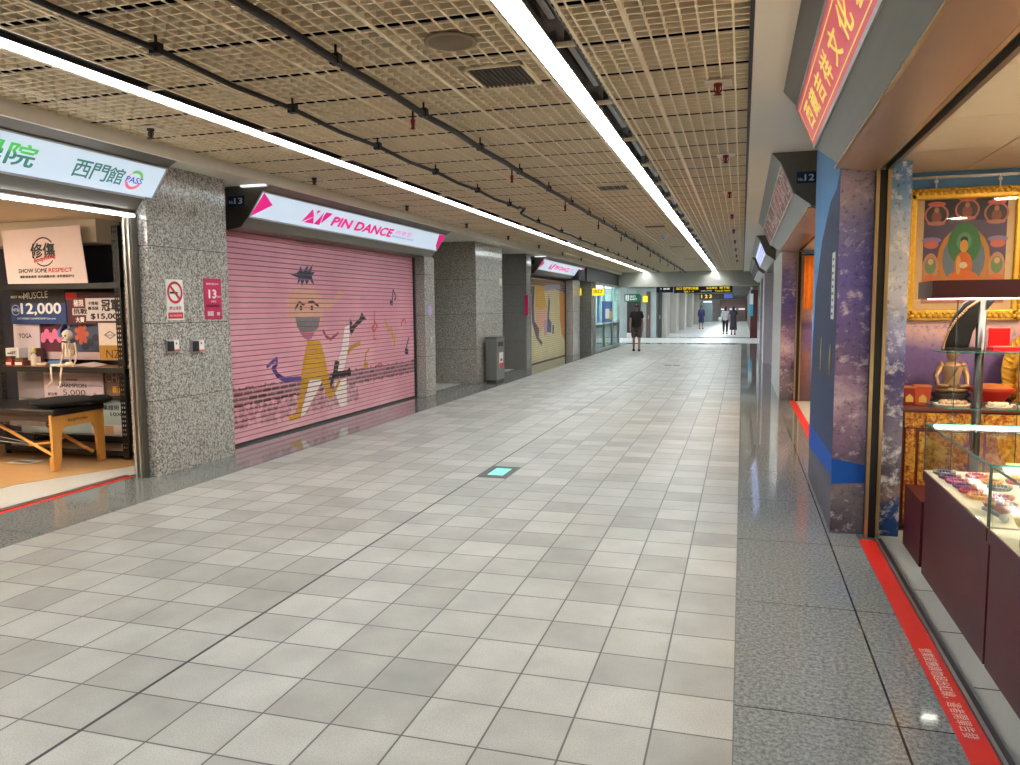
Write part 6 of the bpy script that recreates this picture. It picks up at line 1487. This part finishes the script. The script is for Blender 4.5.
    if skirt:
        m = MB(); m.lathe([(.17 * k, 1.02 * k), (.18 * k, .9 * k), (.21 * k, .6 * k), (.23 * k, bot_len * k), (.2 * k, bot_len * k)], (0, -.01, 0), 24, 1, .75); o = m.build('skirt', bottom); o.parent = t
    else:
        B_ = {'p': (V(0, 0, .99), .165 * k, .135 * k)}; BE = []
        for s_, n_ in ((-1, 'r'), (1, 'l')):
            hp, kn, an = (Vector(J[q_ + n_][0]) for q_ in ('hip', 'kn', 'an'))
            f = (.86 - bot_len) / .37
            B_['h' + n_] = (tuple(hp), .125 * k); BE.append(('p', 'h' + n_))
            if f <= 1.25: B_['k' + n_] = (tuple(hp.lerp(kn, f)), .11 * k); BE.append(('h' + n_, 'k' + n_))
            else: B_['k' + n_] = (tuple(kn), .076 * k); B_['n' + n_] = (tuple(kn.lerp(an, .92)), .056 * k); BE += [('h' + n_, 'k' + n_), ('k' + n_, 'n' + n_)]
        skin('trousers', B_, BE, bottom, t)
    for n_ in ('r', 'l'):
        an, to = Vector(J['an' + n_][0]), Vector(J['to' + n_][0])
        m = MB(); m.tube([an + Vector((0, .045 * k, -.045 * k)), an + Vector((0, -.0, -.04 * k)), to + Vector((0, 0, .005)), to + Vector((0, -.045 * k, -.004))], [.036 * k, .045 * k, .043 * k, .022 * k], 10); m.box(an.x - .042 * k, to.y - .05 * k, 0.0, an.x + .046 * k, an.y + .07 * k, .02 * k); o = m.build('shoe', shoe); o.parent = t
    m = MB(); hz_ = 1.645 * k
    m.lathe([(.078 * k, .012 * k), (.088 * k, .035 * k), (.076 * k, .08 * k), (.04 * k, .105 * k), (.001, .112 * k)], (0, .008 * k, hz_), 18, .95, 1.15)
    m.ball((0, .032 * k, hz_ + .01 * k), (.086 * k, .08 * k, .1 * k), 14)
    if hair_long: m.lathe([(.03 * k, -hair_long * k), (.075 * k, -hair_long * k * .7), (.085 * k, -.1 * k), (.088 * k, .0 * k), (.06 * k, .07 * k)], (0, .04 * k, hz_), 16, 1.0, .75)
    if cap: m.box(-.06 * k, -.17 * k, hz_ + .028 * k, .06 * k, -.06 * k, hz_ + .04 * k)
    o = m.build('hair' if not cap else 'cap_and_hair', HAIR); o.parent = t
    m = MB(); m.mat(pm('eye_dark', (30, 24, 22), .4))
    for s_ in (-1, 1): m.ball((s_ * .03 * k, -.098 * k, 1.635 * k), (.012 * k, .006 * k, .006 * k), 8)
    m.mat(SKIN_); m.ball((0, -.105 * k, 1.605 * k), (.012 * k, .018 * k, .022 * k), 8)
    for s_ in (-1, 1): m.ball((s_ * .072 * k, 0, 1.62 * k), (.012 * k, .018 * k, .028 * k), 8)
    m.mat(pm('lips', (150, 90, 84), .5)); m.ball((0, -.09 * k, 1.57 * k), (.024 * k, .008 * k, .007 * k), 8); o = m.build('face', None); o.parent = t
    return t
def pattern_mat():
    m, n = new_mat('patterned_shorts'); c = n.ramp(n.noise(16, 3, None, .6), [(.4, (40, 36, 36)), (.5, (116, 92, 84)), (.58, (52, 48, 50)), (.7, (150, 130, 120))], True)
    n.link(c, n.b.inputs['Base Color']); n.b.inputs['Roughness'].default_value = .8; return m
BLKT = pm('black_tshirt', (16, 15, 17), .8); NAVYC = pm('navy_clothes', (34, 42, 84), .8); GRYT = pm('pale_grey_top', (176, 178, 182), .8); BLKP = pm('black_trousers', (24, 24, 28), .8); DRESS = pm('dark_plum_dress', (52, 46, 62), .8)
person('person in a black T-shirt and patterned shorts walking towards the viewer past the glass shopfront', -3.82, 29.7, 0.1, 1.74, BLKT, .84, .62, pattern_mat(), .47, 0, M_BLACK, .12, cap=True, wide=1.12)
person('person in navy clothes walking alone, farthest along the passage', -2.9, 59.7, .2, 1.68, NAVYC, .7, 1.8, NAVYC, .42, 0, M_BLACK, .14)
person('person in a pale grey top and black trousers walking away, carrying a pale bag', -.95, 48.6, math.pi, 1.62, GRYT, .86, 1.4, BLKP, .1, .2, M_BLACK, .12)
person('person with long black hair in a long dark dress walking away beside the grey top', -.48, 47.6, math.pi, 1.64, DRESS, .84, .6, DRESS, .3, .34, M_BLACK, .06, skirt=True)
t = thing('shoulder_bag', 'pale green shoulder bag carried by the person in the pale grey top', 'bag', (-1.24, 48.55, .78))
m = MB(); m.box(-1.36, 48.44, .76, -1.16, 48.68, 1.0); m.build('bag', C_((176, 206, 200)), t, bevel=.05, seg=3)
m = MB(); m.tube([(-1.26, 48.5, .98), (-1.2, 48.55, 1.2), (-1.14, 48.6, 1.36)], .012, 6); m.build('strap', C_((140, 160, 156)), t)
# closing walls behind the viewer
b = MB(); b.box(-6, -8.2, 0, 1, -8, 3.4); b.box(.9, -8, 0, 1.0, -1.1, 3.2); b.box(-6.0, -8, 0, -5.9, -.6, 3.2); struct('wall_front', b, M_BEIGE, 'wall closing the passage behind the viewer')
